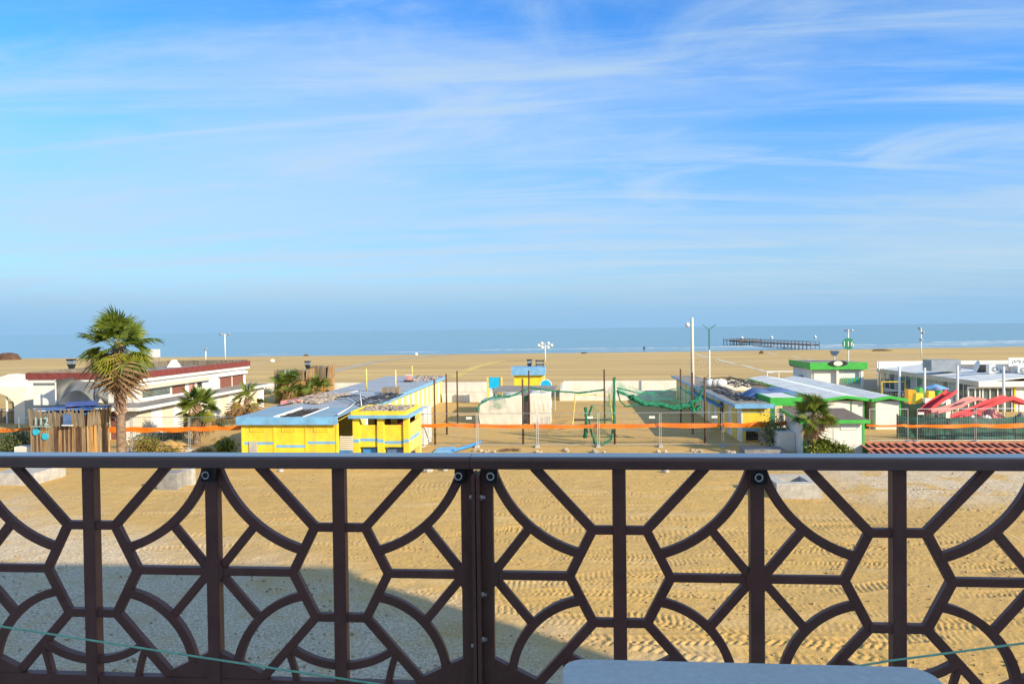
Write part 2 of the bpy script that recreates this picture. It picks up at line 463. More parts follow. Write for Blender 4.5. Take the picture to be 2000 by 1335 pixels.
def ground_z(X, Y):
    z = 0.10 * fbm(X * 0.22, Y * 0.22, 3, 3) + 0.05 * fbm(X * 1.3, Y * 1.3, 3, 9)
    near = nearf = 1 - sstep(36, 43, Y)
    z = z * (0.25 + 0.75 * near)
    rough = fbm(X * 4.5, Y * 4.5, 4, 31)
    z = z + near * 0.024 * rough + near * 0.014 * fbm(X * 9.5, Y * 9.5, 3, 57) + near * 0.025 * np.maximum(0, fbm(X * 11, Y * 11, 3, 77)) * sstep(-0.1, 0.25, fbm(X * 0.3, Y * 0.3, 3, 5))
    zfull, Xf, Yf = z, X, Y
    for (y0, sl, am, wv, ph, kind, x0, x1), (pit_, dep_, vee_, hw_) in zip(TRACKS, TRND):
        half = abs(sl) * (x1 - x0) / 2 + am + 0.7
        sel = np.nonzero((Yf > y0 - half) & (Yf < y0 + half) & (Xf > x0) & (Xf < x1))
        if len(sel[0]) == 0: continue
        X, Y, near = Xf[sel], Yf[sel], nearf[sel]; z = 0.0
        th = 2 * math.pi * X / wv + ph
        yc = y0 + sl * (X - (x0 + x1) / 2) + am * np.sin(th)
        dy = sl + am * 2 * math.pi / wv * np.cos(th)
        k = 1 / np.sqrt(1 + dy * dy)
        lat = (Y - yc) * k
        m = sstep(hw_ + 0.07, hw_ - 0.02, np.abs(lat)) * sstep(x0, x0 + 1.5, X) * sstep(x1, x1 - 1.5, X) * sstep(36, 33, Y)
        fade = 0.08 + 0.92 * sstep(-0.10, 0.14, fbm(X * 0.5 + y0, Y * 0.5, 3, int(y0 * 10)))
        s = X / k
        if kind == 0:
            lug = np.sin(2 * math.pi * (s / 0.27 + np.abs(lat) * 1.9))
            side = np.where(lat > 0, 0.5, 0.0)
            lug = np.sin(2 * math.pi * (s / pit_ + np.abs(lat) * vee_ + side + 0.25 * vnoise(X * 3, Y * 3, 5)))
        else:
            lug = np.sin(2 * math.pi * (s / pit_ + 0.4 * vnoise(X * 2, Y * 2, 6)))
        z = z + m * fade * dep_ * (0.017 * np.clip(lug * 1.5, -1, 1) - 0.014)
        z = z + near * fade * dep_ * 0.013 * np.exp(-((np.abs(lat) - hw_ - 0.09) / 0.07) ** 2) * sstep(x0, x0 + 1.5, X) * sstep(x1, x1 - 1.5, X)
        zfull[sel] += z
    z, X, Y = zfull, Xf, Yf
    far = sstep(46, 70, Y)
    z = z + far * 0.10 * fbm(X * 0.06, Y * 0.11, 4, 13)
    sh = shore(X)
    z = z - 0.55 * sstep(-26, 14, Y - sh)
    z = z - 3.0 * sstep(10, 140, Y - sh)
    return z
def grid_object(name, X, Y, Z, m, attr=None):
    nr, nc = X.shape
    me = bpy.data.meshes.new(name)
    co = np.stack([X, Y, Z], -1).reshape(-1, 3).astype(np.float32)
    idx = np.arange(nr * nc).reshape(nr, nc)
    q = np.stack([idx[:-1, :-1], idx[:-1, 1:], idx[1:, 1:], idx[1:, :-1]], -1).reshape(-1, 4)
    me.vertices.add(len(co)); me.vertices.foreach_set('co', co.ravel())
    me.loops.add(q.size); me.loops.foreach_set('vertex_index', q.ravel().astype(np.int32))
    me.polygons.add(len(q))
    me.polygons.foreach_set('loop_start', np.arange(0, q.size, 4, dtype=np.int32))
    me.polygons.foreach_set('use_smooth', np.ones(len(q), dtype=bool))
    me.materials.append(m)
    if attr is not None:
        a = me.attributes.new(attr[0], 'FLOAT', 'POINT'); a.data.foreach_set('value', attr[1].ravel().astype(np.float32))
    me.update(calc_edges=True); me.validate()
    o = bpy.data.objects.new(name, me); COL.objects.link(o)
    return o

def sand_material():
    m = bpy.data.materials.new('sand'); m.use_nodes = True
    n, l = m.node_tree.nodes, m.node_tree.links
    b = n['Principled BSDF']; b.inputs['Roughness'].default_value = 0.95; b.inputs['Specular IOR Level'].default_value = 0.2
    g = n.new('ShaderNodeNewGeometry'); pos = g.outputs['Position']
    def noise(sc, det, ro=0.6, st=(1, 1, 1)):
        mp = n.new('ShaderNodeMapping'); mp.inputs['Scale'].default_value = st; l.new(pos, mp.inputs[0])
        z = n.new('ShaderNodeTexNoise'); z.inputs['Scale'].default_value = sc; z.inputs['Detail'].default_value = det; z.inputs['Roughness'].default_value = ro
        l.new(mp.outputs[0], z.inputs[0]); return z.outputs[0]
    def rmp(v, a, c, lo=0.0, hi=1.0):
        r = n.new('ShaderNodeMapRange'); r.interpolation_type = 'SMOOTHSTEP'
        r.inputs[1].default_value = a; r.inputs[2].default_value = c; r.inputs[3].default_value = lo; r.inputs[4].default_value = hi
        l.new(v, r.inputs[0]); return r.outputs[0]
    def mix(f, a, c):
        x = n.new('ShaderNodeMix'); x.data_type = 'RGBA'
        if isinstance(f, float): x.inputs[0].default_value = f
        else: l.new(f, x.inputs[0])
        for s, v in (('A', a), ('B', c)):
            if isinstance(v, tuple): x.inputs[s].default_value = (*v, 1)
            else: l.new(v, x.inputs[s])
        return x.outputs['Result']
    def mth(op, a, c):
        x = n.new('ShaderNodeMath'); x.operation = op
        for i, v in enumerate((a, c)):
            if isinstance(v, (int, float)): x.inputs[i].default_value = v
            else: l.new(v, x.inputs[i])
        return x.outputs[0]
    sp = n.new('ShaderNodeSeparateXYZ'); l.new(pos, sp.inputs[0])
    sx, sy = sp.outputs[0], sp.outputs[1]
    base = mix(rmp(noise(0.12, 5), 0.35, 0.65), (0.56, 0.355, 0.112), (0.51, 0.33, 0.12))
    base = mix(rmp(noise(1.6, 6, 0.7), 0.42, 0.72, 0, 0.45), base, (0.41, 0.275, 0.11))
    base = mix(rmp(noise(0.5, 5, 0.65, (0.25, 1.6, 1)), 0.5, 0.72, 0, 0.45), base, (0.62, 0.47, 0.25))
    # open beach farther out: paler, combed along the shore
    beach = mix(rmp(noise(0.16, 7, 0.7, (0.10, 1.0, 1)), 0.38, 0.62), (0.58, 0.405, 0.165), (0.44, 0.305, 0.13))
    beach = mix(rmp(noise(0.02, 4, 0.5, (0.3, 1.0, 1)), 0.45, 0.65, 0, 0.5), beach, (0.52, 0.385, 0.20))
    base = mix(rmp(sy, 60.0, 85.0), base, beach)
    # grey chips near and right; the near patch also paints the hotel shadow's grey
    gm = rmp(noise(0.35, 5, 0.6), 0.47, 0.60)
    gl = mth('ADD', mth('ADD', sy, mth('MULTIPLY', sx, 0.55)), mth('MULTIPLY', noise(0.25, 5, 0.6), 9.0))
    gshade = mth('MULTIPLY', rmp(gl, 22.5, 17.0), rmp(noise(0.9, 5, 0.6), 0.30, 0.52, 0.45, 1.0))  # edge runs along the cast shadow, whose lifted grey is put into the colour
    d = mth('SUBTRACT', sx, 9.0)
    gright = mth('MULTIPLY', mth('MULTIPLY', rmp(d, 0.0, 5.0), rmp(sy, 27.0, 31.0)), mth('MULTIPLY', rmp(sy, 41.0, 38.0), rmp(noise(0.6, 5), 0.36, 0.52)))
    gmask = mth('MAXIMUM', gshade, gright)
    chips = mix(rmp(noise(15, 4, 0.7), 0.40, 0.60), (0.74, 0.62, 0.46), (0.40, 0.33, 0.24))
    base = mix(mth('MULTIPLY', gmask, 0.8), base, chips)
    # grains and crumbs
    base = mix(rmp(noise(22, 3, 0.6), 0.60, 0.68, 0, 0.6), base, (0.17, 0.115, 0.06))
    base = mix(rmp(noise(19, 2, 0.5), 0.66, 0.71, 0, 0.45), base, (0.62, 0.50, 0.32))
    # wet sand at the water's edge
    q = mth('ADD', mth('MULTIPLY', sx, 0.085), mth('MULTIPLY', mth('MULTIPLY', sx, sx), 0.00042))
    s = mth('SUBTRACT', sy, mth('ADD', q, 219.0))
    wet = rmp(mth('ADD', s, mth('MULTIPLY', noise(0.05, 4), 10.0)), -6.0, 4.0)
    base = mix(wet, base, (0.235, 0.185, 0.135))
    l.new(base, b.inputs['Base Color'])
    l.new(rmp(wet, 0.0, 1.0, 0.95, 0.35), b.inputs['Roughness'])
    h = mth('ADD', mth('MULTIPLY', noise(7.0, 6, 0.7), 1.0), mth('MULTIPLY', noise(0.8, 4, 0.6, (0.4, 1, 1)), 1.5))
    bp = n.new('ShaderNodeBump'); bp.inputs['Strength'].default_value = 0.55; bp.inputs['Distance'].default_value = 0.05
    l.new(h, bp.inputs['Height']); l.new(bp.outputs[0], b.inputs['Normal'])
    return m
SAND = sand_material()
rows = np.concatenate([np.linspace(-70, 6, 6), np.geomspace(8, 44, 640), np.geomspace(44.4, 420, 150)])
u = np.concatenate([[-60, -14, -4, -2, -1.4], np.linspace(-1.0, 0.80, 1000), [1.2, 2, 4, 14, 60]])
Yg, Ug = np.meshgrid(rows, u, indexing='ij')
Xg = Ug * np.maximum(Yg, 8.0)
Zg = ground_z(Xg, Yg)
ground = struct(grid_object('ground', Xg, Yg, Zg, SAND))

# clods, pebbles and crumbs thrown up by the machines: one mass of small lumps
rc = np.random.default_rng(4)
NC = 9000
cy = 13 + 26 * rc.random(NC) ** 1.25; cx = (rc.random(NC) * 1.6 - 0.92) * cy
keep = fbm(cx * 0.35, cy * 0.35, 3, 71) + 0.10 * rc.standard_normal(NC) > -0.02
cx, cy = cx[keep], cy[keep]; NC = len(cx)
cz = ground_z(cx, cy); cs = 0.012 + 0.035 * rc.random(NC) ** 3
octa = np.array([(1, 0, 0), (0, 1, 0), (-1, 0, 0), (0, -1, 0), (0, 0, 0.9), (0, 0, -0.5)], float)
vv = (octa[None] * cs[:, None, None] * (0.6 + 0.8 * rc.random((NC, 6, 1)))) + np.stack([cx, cy, cz + cs * 0.35], -1)[:, None, :]
ff = np.array([(0, 1, 4), (1, 2, 4), (2, 3, 4), (3, 0, 4), (1, 0, 5), (2, 1, 5), (3, 2, 5), (0, 3, 5)])
mc = MB(); mc.v = [tuple(p) for p in vv.reshape(-1, 3)]; mc.f = [tuple(f + 6 * i) for i in range(NC) for f in ff]
CLOD = mat('sand clods', (0.42, 0.29, 0.15), 0.95, 0.2, 9.0, col2=(0.26, 0.18, 0.10))
mc.build('clods', CLOD, None, False, 'sand clods and pebbles scattered over the tracked ground', 'clods', kind='stuff')

# ------------------------------------------------------------------ sea
def sea_material():
    m = bpy.data.materials.new('sea water'); m.use_nodes = True
    n, l = m.node_tree.nodes, m.node_tree.links
    b = n['Principled BSDF']
    g = n.new('ShaderNodeNewGeometry')
    def noise(sc, det, st):
        mp = n.new('ShaderNodeMapping'); mp.inputs['Scale'].default_value = st; l.new(g.outputs['Position'], mp.inputs[0])
        z = n.new('ShaderNodeTexNoise'); z.inputs['Scale'].default_value = sc; z.inputs['Detail'].default_value = det
        l.new(mp.outputs[0], z.inputs[0]); return z.outputs[0]
    at = n.new('ShaderNodeAttribute'); at.attribute_name = 'foam'
    x = n.new('ShaderNodeMix'); x.data_type = 'RGBA'
    l.new(noise(0.02, 4, (0.15, 1, 1)), x.inputs[0])
    x.inputs['A'].default_value = (0.045, 0.165, 0.235, 1); x.inputs['B'].default_value = (0.075, 0.21, 0.265, 1)
    f = n.new('ShaderNodeMix'); f.data_type = 'RGBA'
    l.new(at.outputs['Fac'], f.inputs[0]); l.new(x.outputs['Result'], f.inputs['A']); f.inputs['B'].default_value = (0.82, 0.84, 0.84, 1)
    l.new(f.outputs['Result'], b.inputs['Base Color'])
    r = n.new('ShaderNodeMapRange'); r.inputs[3].default_value = 0.18; r.inputs[4].default_value = 0.9
    l.new(at.outputs['Fac'], r.inputs[0]); l.new(r.outputs[0], b.inputs['Roughness'])
    b.inputs['IOR'].default_value = 1.33
    bp = n.new('ShaderNodeBump'); bp.inputs['Strength'].default_value = 0.5; bp.inputs['Distance'].default_value = 0.3
    l.new(noise(0.35, 6, (0.45, 1, 1)), bp.inputs['Height']); l.new(bp.outputs[0], b.inputs['Normal'])
    return m
srow = np.concatenate([np.linspace(-14, 75, 210), np.geomspace(78, 40000, 60)])
scol = np.concatenate([[-60, -14, -4, -2], np.linspace(-1.15, 0.95, 620), [2, 4, 14, 60]])
Sg, Uc = np.meshgrid(srow, scol, indexing='ij')
Xs = Uc * (215 + np.maximum(Sg, 0))
Ys = Sg + shore(Xs)
Zs = np.full_like(Xs, -0.22)
foam = np.zeros_like(Xs)
for s0, w, hgt, sd_, thr in [(1.2, 1.2, 0.03, 1, -0.08), (8, 1.3, 0.16, 2, -0.02), (15, 1.4, 0.24, 3, -0.04), (24, 1.5, 0.28, 4, 0.0), (36, 1.6, 0.30, 5, 0.03), (50, 1.8, 0.26, 6, 0.08)]:
    wob = 7 * fbm(Xs * 0.012, Xs * 0 + sd_, 3, sd_) + 1.2 * fbm(Xs * 0.1, Xs * 0 + sd_, 3, sd_ + 50)
    dd = Sg - s0 - wob
    on = sstep(thr - 0.05, thr + 0.08, fbm(Xs * 0.018 + sd_ * 9, Xs * 0 + 3.3, 3, sd_ + 90) + 0.0016 * (Xs - 30))
    Zs += hgt * np.exp(-(dd / 1.6) ** 2) * (0.35 + 0.65 * on)
    foam += on * np.exp(-(dd / w) ** 2) * (0.65 + 0.9 * fbm(Xs * 0.5, Ys * 0.5, 3, 8))
sea = struct(grid_object('sea', Xs, Ys, Zs, sea_material(), ('foam', np.clip(foam, 0, 1))))

# ------------------------------------------------------------------ walkway strips lying on the beach
def strip(name, pts, w, m, label=None):
    b = MB()
    P = [Vector((p[0], p[1], 0)) for p in pts]
    n = 24; V = []
    tot = (P[-1] - P[0])
    side = Vector((-tot.y, tot.x, 0)).normalized() * w / 2
    for i in range(n + 1):
        c = P[0] + tot * (i / n)
        for s_ in (-1, 1):
            q = c + side * s_
            zz = float(ground_z(np.array([q.x]), np.array([q.y]))[0])
            V.append((q.x, q.y, zz + 0.03))
    b.add(V, [(2 * i, 2 * i + 1, 2 * i + 3, 2 * i + 2) for i in range(n)])
    return struct(b.build(name, m))
PATHY = mat('yellow walkway mat', (0.62, 0.47, 0.13), 0.9, 0.08, 1.0)
PATHW = mat('pale walkway slab', (0.62, 0.55, 0.43), 0.9, 0.08, 1.0)
PATHG = mat('grey walkway slab', (0.42, 0.37, 0.29), 0.9, 0.10, 1.0)
def gxy(px, py): return gp(px, py)
strip('path', (gp(886, 737), gp(906, 727)), 1.5, PATHY)
strip('path', (gp(906, 726), gp(938, 714)), 1.7, PATHY)
strip('path', (gp(934, 715), gp(972, 706)), 1.9, PATHY)
strip('path', (gp(640, 727), gp(735, 706)), 2.2, PATHG)
strip('path', (gp(735, 705), gp(880, 692)), 2.4, PATHG)
for a, c in [((1358, 691), (1384, 698)), ((1398, 701), (1436, 711)), ((1448, 713), (1476, 720)), ((1480, 721), (1510, 730)), ((1500, 689), (1520, 693)), ((1545, 696), (1562, 699)), ((1572, 701), (1600, 706))]:
    strip('path', (gp(*a), gp(*c)), 0.9, PATHW)
strip('path', (gp(474, 713), gp(524, 706)), 0.7, PATHW)
strip('path', (gp(1694, 690), gp(1830, 700)), 0.9, PATHW)
strip('path', (gp(1680, 719), gp(1716, 722)), 0.9, PATHW)

# ================================================================== HOTEL BEHIND THE BALCONY (throws the shade on the sand)
HF = -0.8
hotel = thing('hotel_building', 'pale hotel block carrying the balcony with brown lattice railing', 'building', (0, HF - 6, 0))
PLAST = mat('warm white plaster', (0.82, 0.78, 0.70), 0.9, 0.04, 1.0, 0.2, 20)
MB().box((-9, HF - 11, -1), (25.2, HF, 16.8)).build('wall', PLAST, hotel)
MB().box((-9.2, HF - 11.2, 16.8), (25.35, HF + 0.15, 17.2)).build('roof', CONC, hotel)
FLOORZ = 5.58
MB().box((-4.2, HF - 0.05, FLOORZ - 0.22), (4.2, 2.14, FLOORZ)).build('balcony_floor', STONEW, hotel)
MB().box((-1.3, HF - 0.02, FLOORZ), (1.1, HF + 0.03, FLOORZ + 2.2)).build('balcony_door', GLASSD, hotel)

# ================================================================== RAILING
RY = 1.994
rail = thing('balcony_railing', 'dark brown metal balcony railing with star and hexagon lattice', 'railing', (-0.26, RY, FLOORZ))
def profile_stroke(mb, pts, w, d, y=RY, ch=0.0024):
    P = [Vector((p[0], p[1])) for p in pts]; n = len(P)
    prof = [(-w / 2 + ch, -d / 2), (w / 2 - ch, -d / 2), (w / 2, -d / 2 + ch), (w / 2, d / 2 - ch), (w / 2 - ch, d / 2), (-w / 2 + ch, d / 2), (-w / 2, d / 2 - ch), (-w / 2, -d / 2 + ch)]
    b = len(mb.v)
    for i, p in enumerate(P):
        a = (P[i] - P[i - 1]).normalized() if i > 0 else (P[1] - P[0]).normalized()
        c = (P[i + 1] - P[i]).normalized() if i < n - 1 else a
        t = (a + c).normalized(); nn = Vector((-t.y, t.x))
        k = 1 / max(0.5, nn.dot(Vector((-a.y, a.x))))
        for o, yy in prof:
            mb.v.append((p.x + nn.x * o * k, y + yy, p.y + nn.y * o * k))
    for i in range(n - 1):
        for k in range(8):
            q, q2 = b + i * 8 + k, b + i * 8 + (k + 1) % 8
            mb.f.append((q, q + 8, q2 + 8, q2))
    mb.f.append(tuple(b + k for k in range(8))); mb.f.append(tuple(b + (n - 1) * 8 + k for k in range(7, -1, -1)))
def arc3(p0, p1, p2, n=14):
    (ax, ay), (bx_, by), (cx, cy) = p0, p1, p2
    d = 2 * (ax * (by - cy) + bx_ * (cy - ay) + cx * (ay - by))
    ux = ((ax * ax + ay * ay) * (by - cy) + (bx_ * bx_ + by * by) * (cy - ay) + (cx * cx + cy * cy) * (ay - by)) / d
    uy = ((ax * ax + ay * ay) * (cx - bx_) + (bx_ * bx_ + by * by) * (ax - cx) + (cx * cx + cy * cy) * (bx_ - ax)) / d
    r = math.hypot(ax - ux, ay - uy)
    t0, t1, t2 = (math.atan2(p[1] - uy, p[0] - ux) for p in (p0, p1, p2))
    while t1 - t0 > math.pi: t1 -= 2 * math.pi
    while t1 - t0 < -math.pi: t1 += 2 * math.pi
    while t2 - t1 > math.pi: t2 -= 2 * math.pi
    while t2 - t1 < -math.pi: t2 += 2 * math.pi
    return [(ux + r * math.cos(t0 + (t2 - t0) * i / n), uy + r * math.sin(t0 + (t2 - t0) * i / n)) for i in range(n + 1)]
dcount = [0]
def lat(name, pts, w, parent, d=0.016):
    dcount[0] = (dcount[0] + 1) % 17
    b = MB(); profile_stroke(b, pts, w, d + 0.0005 * dcount[0]); return b.build(name, RAIL, parent)
ZT, ZC, ZB = 6.618, 6.31, 5.955
# handrail: one flat rounded bar, jointed above the meeting plates
for x0, x1 in ((-3.4, -0.2765), (-0.2750, 2.9)):
    b = MB(); y0, y1, z0, z1 = 1.955, 2.036, 6.614, 6.6475; c = 0.006
    pr = [(y0 + c * .5, z0), (y1 - c, z0), (y1, z0 + c), (y1, z1 - c), (y1 - c, z1), (y0 + 0.012, z1), (y0 + 0.004, z1 - 0.003), (y0, z1 - 0.010), (y0, z0 + c * .5)]
    n = len(pr); vs = [(x, y, z) for x in (x0, x1) for y, z in pr]
    b.add(vs, [tuple(range(n - 1, -1, -1)), tuple(range(n, 2 * n))] + [(i, (i + 1) % n, n + (i + 1) % n, n + i) for i in range(n)])
    b.build('top_rail', RAILT, rail)
def panel(hexes, stars, joint_x, jsign):
    xs = hexes + stars; lo, hi = min(xs) - 0.02, max(xs) + 0.02
    base = MB()
    base.box((lo, RY - 0.012, ZB), (hi, RY + 0.012, 6.0))
    for s in stars:
        l_, r_ = (0.15 if s - 0.15 > lo - 0.001 else s - lo), (0.15 if s + 0.15 < hi + 0.001 else hi - s)
        a = [(s - l_, 6.001 + (0.15 - l_) * 0.45)] if l_ < 0.15 else [(s - 0.15, 6.001), (s - 0.145, 6.012)]
        c = [(s + r_, 6.001 + (0.15 - r_) * 0.45)] if r_ < 0.15 else [(s + 0.145, 6.012), (s + 0.15, 6.001)]
        left = [(s - l_, 6.001)] + ([(s - l_, 6.08 - l_ * 0.47)] if l_ < 0.15 else [(s - 0.15, 6.012)])
        right = ([(s + r_, 6.08 - r_ * 0.47)] if r_ < 0.15 else [(s + 0.15, 6.012)]) + [(s + r_, 6.001)]
        poly = left + [(s, 6.084)] + right
        base.prismy(poly, RY - 0.0108, RY + 0.0108)
    pan = base.build('lattice_panel', RAIL, rail)
    for i, s in enumerate(stars):
        j = abs(s - joint_x) < 1e-6
        lat('post', [(s, FLOORZ), (s, ZT)], 0.034 if j else 0.037, pan, 0.030)
    for h in hexes:
        lat('post', [(h, ZB + 0.01), (h, ZT)], 0.036, pan, 0.028)
        lat('bar', [(h - 0.076, 6.440), (h + 0.076, 6.440)], 0.0235, pan)
        lat('bar', [(h - 0.076, 6.182), (h + 0.076, 6.182)], 0.0235, pan)
        lat('arc', arc3((h - 0.154, 6.094), (h, 6.043), (h + 0.154, 6.094)), 0.022, pan)
        for sg in (-1, 1):
            ok = [s for s in stars if abs(s - (h + sg * 0.372)) < 0.03]
            if not ok: continue
            a = abs(ok[0] - h); q = lambda x, z: (h + sg * x, z)
            lat('bar', [q(0.066, 6.432), q(0.236, 6.616)], 0.026, pan)
            lat('bar', [q(0.066, 6.19), q(0.232, 6.004)], 0.026, pan)
            lat('bar', [q(0.070, 6.448), q(0.138, 6.312)], 0.0255, pan)
            lat('bar', [q(0.138, 6.308), q(0.070, 6.174)], 0.0255, pan)
            lat('bar', [q(0.134, 6.310), q(a, 6.310)], 0.0225, pan)
            lat('arc', arc3(q(0.108, 6.374), q(0.246, 6.446), q(a - 0.016, 6.606)), 0.0255, pan)
            lat('arc', arc3(q(0.108, 6.243), q(0.240, 6.174), q(a - 0.066, 6.040)), 0.0245, pan)
            lat('bar', [q(a - 0.004, 6.300), q(0.247, 6.447)], 0.0245, pan)
            lat('bar', [q(a - 0.004, 6.320), q(0.241, 6.173)], 0.0245, pan)
            lat('arc', arc3(q(0.156, 6.076), q(0.143, 6.035), q(0.134, 5.995)), 0.018, pan)
    for s in stars:                                     # gusset where the star bars meet
        g = MB(); g.prismy([(s + 0.031 * math.cos(t), 6.310 + 0.040 * math.sin(t)) for t in [2 * math.pi * (k + .5) / 10 for k in range(10)]], RY - 0.0139, RY + 0.0139)
        g.build('gusset', RAIL, pan)
    return pan
JL, JR = -0.288, -0.232
HXL = [-0.656 - 0.746 * k for k in range(4)]; STL = [JL] + [-1.030 - 0.746 * k for k in range(4)]
HXR = [0.135 + 0.742 * k for k in range(4)]; STR = [JR] + [0.506 + 0.742 * k for k in range(4)]
panel(HXL, STL, JL, 1); panel(HXR, STR, JR, -1)
for x, s in ((-0.2655, 1), (-0.2530, -1)):              # the two meeting plates at the joint
    MB().box((x - 0.0045, 1.945, FLOORZ), (x + 0.0045, 2.02, 6.600)).build('meeting_plate', RAIL, rail)
def bolt(x, y, z, r=0.009, axis='y', parent=rail, m=STEELB):
    b = MB()
    d = Vector((0, -1, 0)) if axis == 'y' else Vector((1, 0, 0))
    c = Vector((x, y, z))
    b.tube([c, c + d * 0.008], r, 6); b.tube([c + d * 0.008, c + d * 0.015], r * 0.6, 8)
    b.build('bolt', m, parent)
for x in (-1.030, -0.305, -0.216, 0.506, 1.248, -1.776):
    k = 0.017 if x not in (-0.305, -0.216) else 0.013
    cl = MB().box((x - k, 1.958, 6.576), (x + k + 0.004, 1.978, 6.613)).build('clip', BLKP, rail)
    ring = MB(); cc = Vector((x - 0.002, 1.9545, 6.595))
    ring.tube([cc + Vector((math.cos(t) * 0.0095, 0, math.sin(t) * 0.0095)) for t in [2 * math.pi * i / 16 for i in range(17)]], 0.0022, 6, cap=False)
    ring.build('bolt_ring', STEELB, cl)
    MB().tube([cc + Vector((0, 0.004, 0)), cc + Vector((0, -0.001, 0))], 0.006, 8).build('bolt', DARKM, cl)
for z in (6.535, 6.265, 6.14, 5.985):
    bolt(-0.2485, 1.965, z, 0.0085, 'x')
for z in (6.535, 6.12):
    bolt(-0.2790, 1.968, z, 0.006, 'x')

# cord slung across the balcony in front of the railing
pts = [vp(a, c, 1.905) for a, c in [(-700, 1107), (-300, 1172), (0, 1222), (370, 1279), (745, 1336), (950, 1362), (1120, 1374), (1300, 1362), (1500, 1328), (1740, 1289), (2000, 1255), (2300, 1214)]]
dense = []
for i in range(len(pts) - 1):
    for k in range(5):
        dense.append(pts[i].lerp(pts[i + 1], k / 5))
dense.append(pts[-1])
MB().tube(dense, 0.0028, 8).build('cord', CORD, None, True, 'thin pale green clothesline cord sagging in front of the brown railing', 'cord')

# table
tz = 6.30
tl, trr, tf = gp(1098, 1320, tz).x, gp(1806, 1296, tz).x, gp(1450, 1291, tz).y
tn = tf - 0.78
table = thing('balcony_table', 'grey blue balcony table with smooth rounded top', 'table', ((tl + trr) / 2, (tf + tn) / 2, FLOORZ))
def rrect(x0, y0, x1, y1, r, n=8):
    P = []
    for cx, cy, a0 in ((x1 - r, y1 - r, 0), (x0 + r, y1 - r, 90), (x0 + r, y0 + r, 180), (x1 - r, y0 + r, 270)):
        for i in range(n + 1):
            t = R(a0 + 90 * i / n); P.append((cx + r * math.cos(t), cy + r * math.sin(t)))
    return P
b = MB(); loops = []
for inset, z in ((0.006, tz - 0.028), (0.0, tz - 0.022), (0.0, tz - 0.006), (0.002, tz - 0.002), (0.006, tz)):
    p = rrect(tl + inset, tn + inset, trr - inset, tf - inset, 0.05 - inset)
    loops.append([(x, y, z) for x, y in p])
n = len(loops[0]); vs = [v for lp in loops for v in lp]
fs = [tuple(range(n - 1, -1, -1)), tuple(range(4 * n, 5 * n))] + [(j * n + i, j * n + (i + 1) % n, (j + 1) * n + (i + 1) % n, (j + 1) * n + i) for j in range(4) for i in range(n)]
b.add(vs, fs); b.build('table_top', TABLE, table)
MB().box((tl + 0.06, tn + 0.06, tz - 0.075), (trr - 0.06, tf - 0.06, tz - 0.0285)).build('apron', GREYM, table)
for x in (tl + 0.09, trr - 0.09):
    for y in (tn + 0.09, tf - 0.09):
        MB().tube([(x, y, FLOORZ), (x, y, tz - 0.05)], 0.019, 10).build('leg', GREYM, table, True)
# ================================================================== HELPERS FOR BUILDINGS
def X(px, Y, py=850): return vp(px, py, Y).x
def Zr(px, py, Y): return vp(px, py, Y).z
def gz(x, y): return float(ground_z(np.array([float(x)]), np.array([float(y)]))[0])
def louvre(parent, m, x0, x1, y, z0, z1, n=4):          # vent in a front wall (faces -y)
    fr = MB()
    fr.box((x0, y - 0.03, z0), (x1, y, z0 + 0.03)); fr.box((x0, y - 0.03, z1 - 0.03), (x1, y, z1))
    fr.box((x0, y - 0.0295, z0 + 0.03), (x0 + 0.03, y, z1 - 0.03)); fr.box((x1 - 0.03, y - 0.0295, z0 + 0.03), (x1, y, z1 - 0.03))
    f = fr.build('vent', m, parent)
    for i in range(n):
        z = z0 + 0.04 + (z1 - z0 - 0.1) * i / max(1, n - 1)
        MB().hexa([(x0 + 0.03, y - 0.027, z), (x1 - 0.03, y - 0.027, z), (x1 - 0.03, y - 0.002, z + 0.02), (x0 + 0.03, y - 0.002, z + 0.02),
                   (x0 + 0.03, y - 0.025, z + 0.012), (x1 - 0.03, y - 0.025, z + 0.012), (x1 - 0.03, y - 0.002, z + 0.035), (x0 + 0.03, y - 0.002, z + 0.035)]).build('slat', m, f)
def rubble(mb, x0, x1, y0, y1, z, n, s0, s1, rnd):
    for i in range(n):
        s = rnd.uniform(s0, s1)
        mb.ball((rnd.uniform(x0, x1), rnd.uniform(y0, y1), z + s * 0.35), (s * rnd.uniform(.6, 1.3), s * rnd.uniform(.6, 1.3), s * 0.6), 6, 4, 0.3, rnd)
def tangle(name, label, cx, cy, z, rx, ry, n, r, rnd, m=CABLE, parent=None, h=0.25):
    b = MB()
    for i in range(n):
        p = [Vector((cx + rnd.gauss(0, rx * .5), cy + rnd.gauss(0, ry * .5), z + r + rnd.uniform(0, h)))]
        a = rnd.uniform(0, 6.28)
        for k in range(14):
            a += rnd.uniform(-0.55, 0.55)
            q = p[-1] + Vector((math.cos(a) * 0.25 * rx / 1.2, math.sin(a) * 0.25 * ry / 1.2, 0))
            if abs(q.x - cx) > rx or abs(q.y - cy) > ry: a += 2.2
            q.x = min(cx + rx, max(cx - rx, q.x)); q.y = min(cy + ry, max(cy - ry, q.y))
            q.z = z + r + abs(math.sin(k * 0.5 + i)) * h * (0.2 + 0.8 * (i % 5) / 4) * max(0.1, 1 - ((q.x - cx) / rx) ** 2)
            p.append(q)
        b.tube(p, r, 5)
    return b.build(name, m, parent, True, label, 'hose' if label else None)

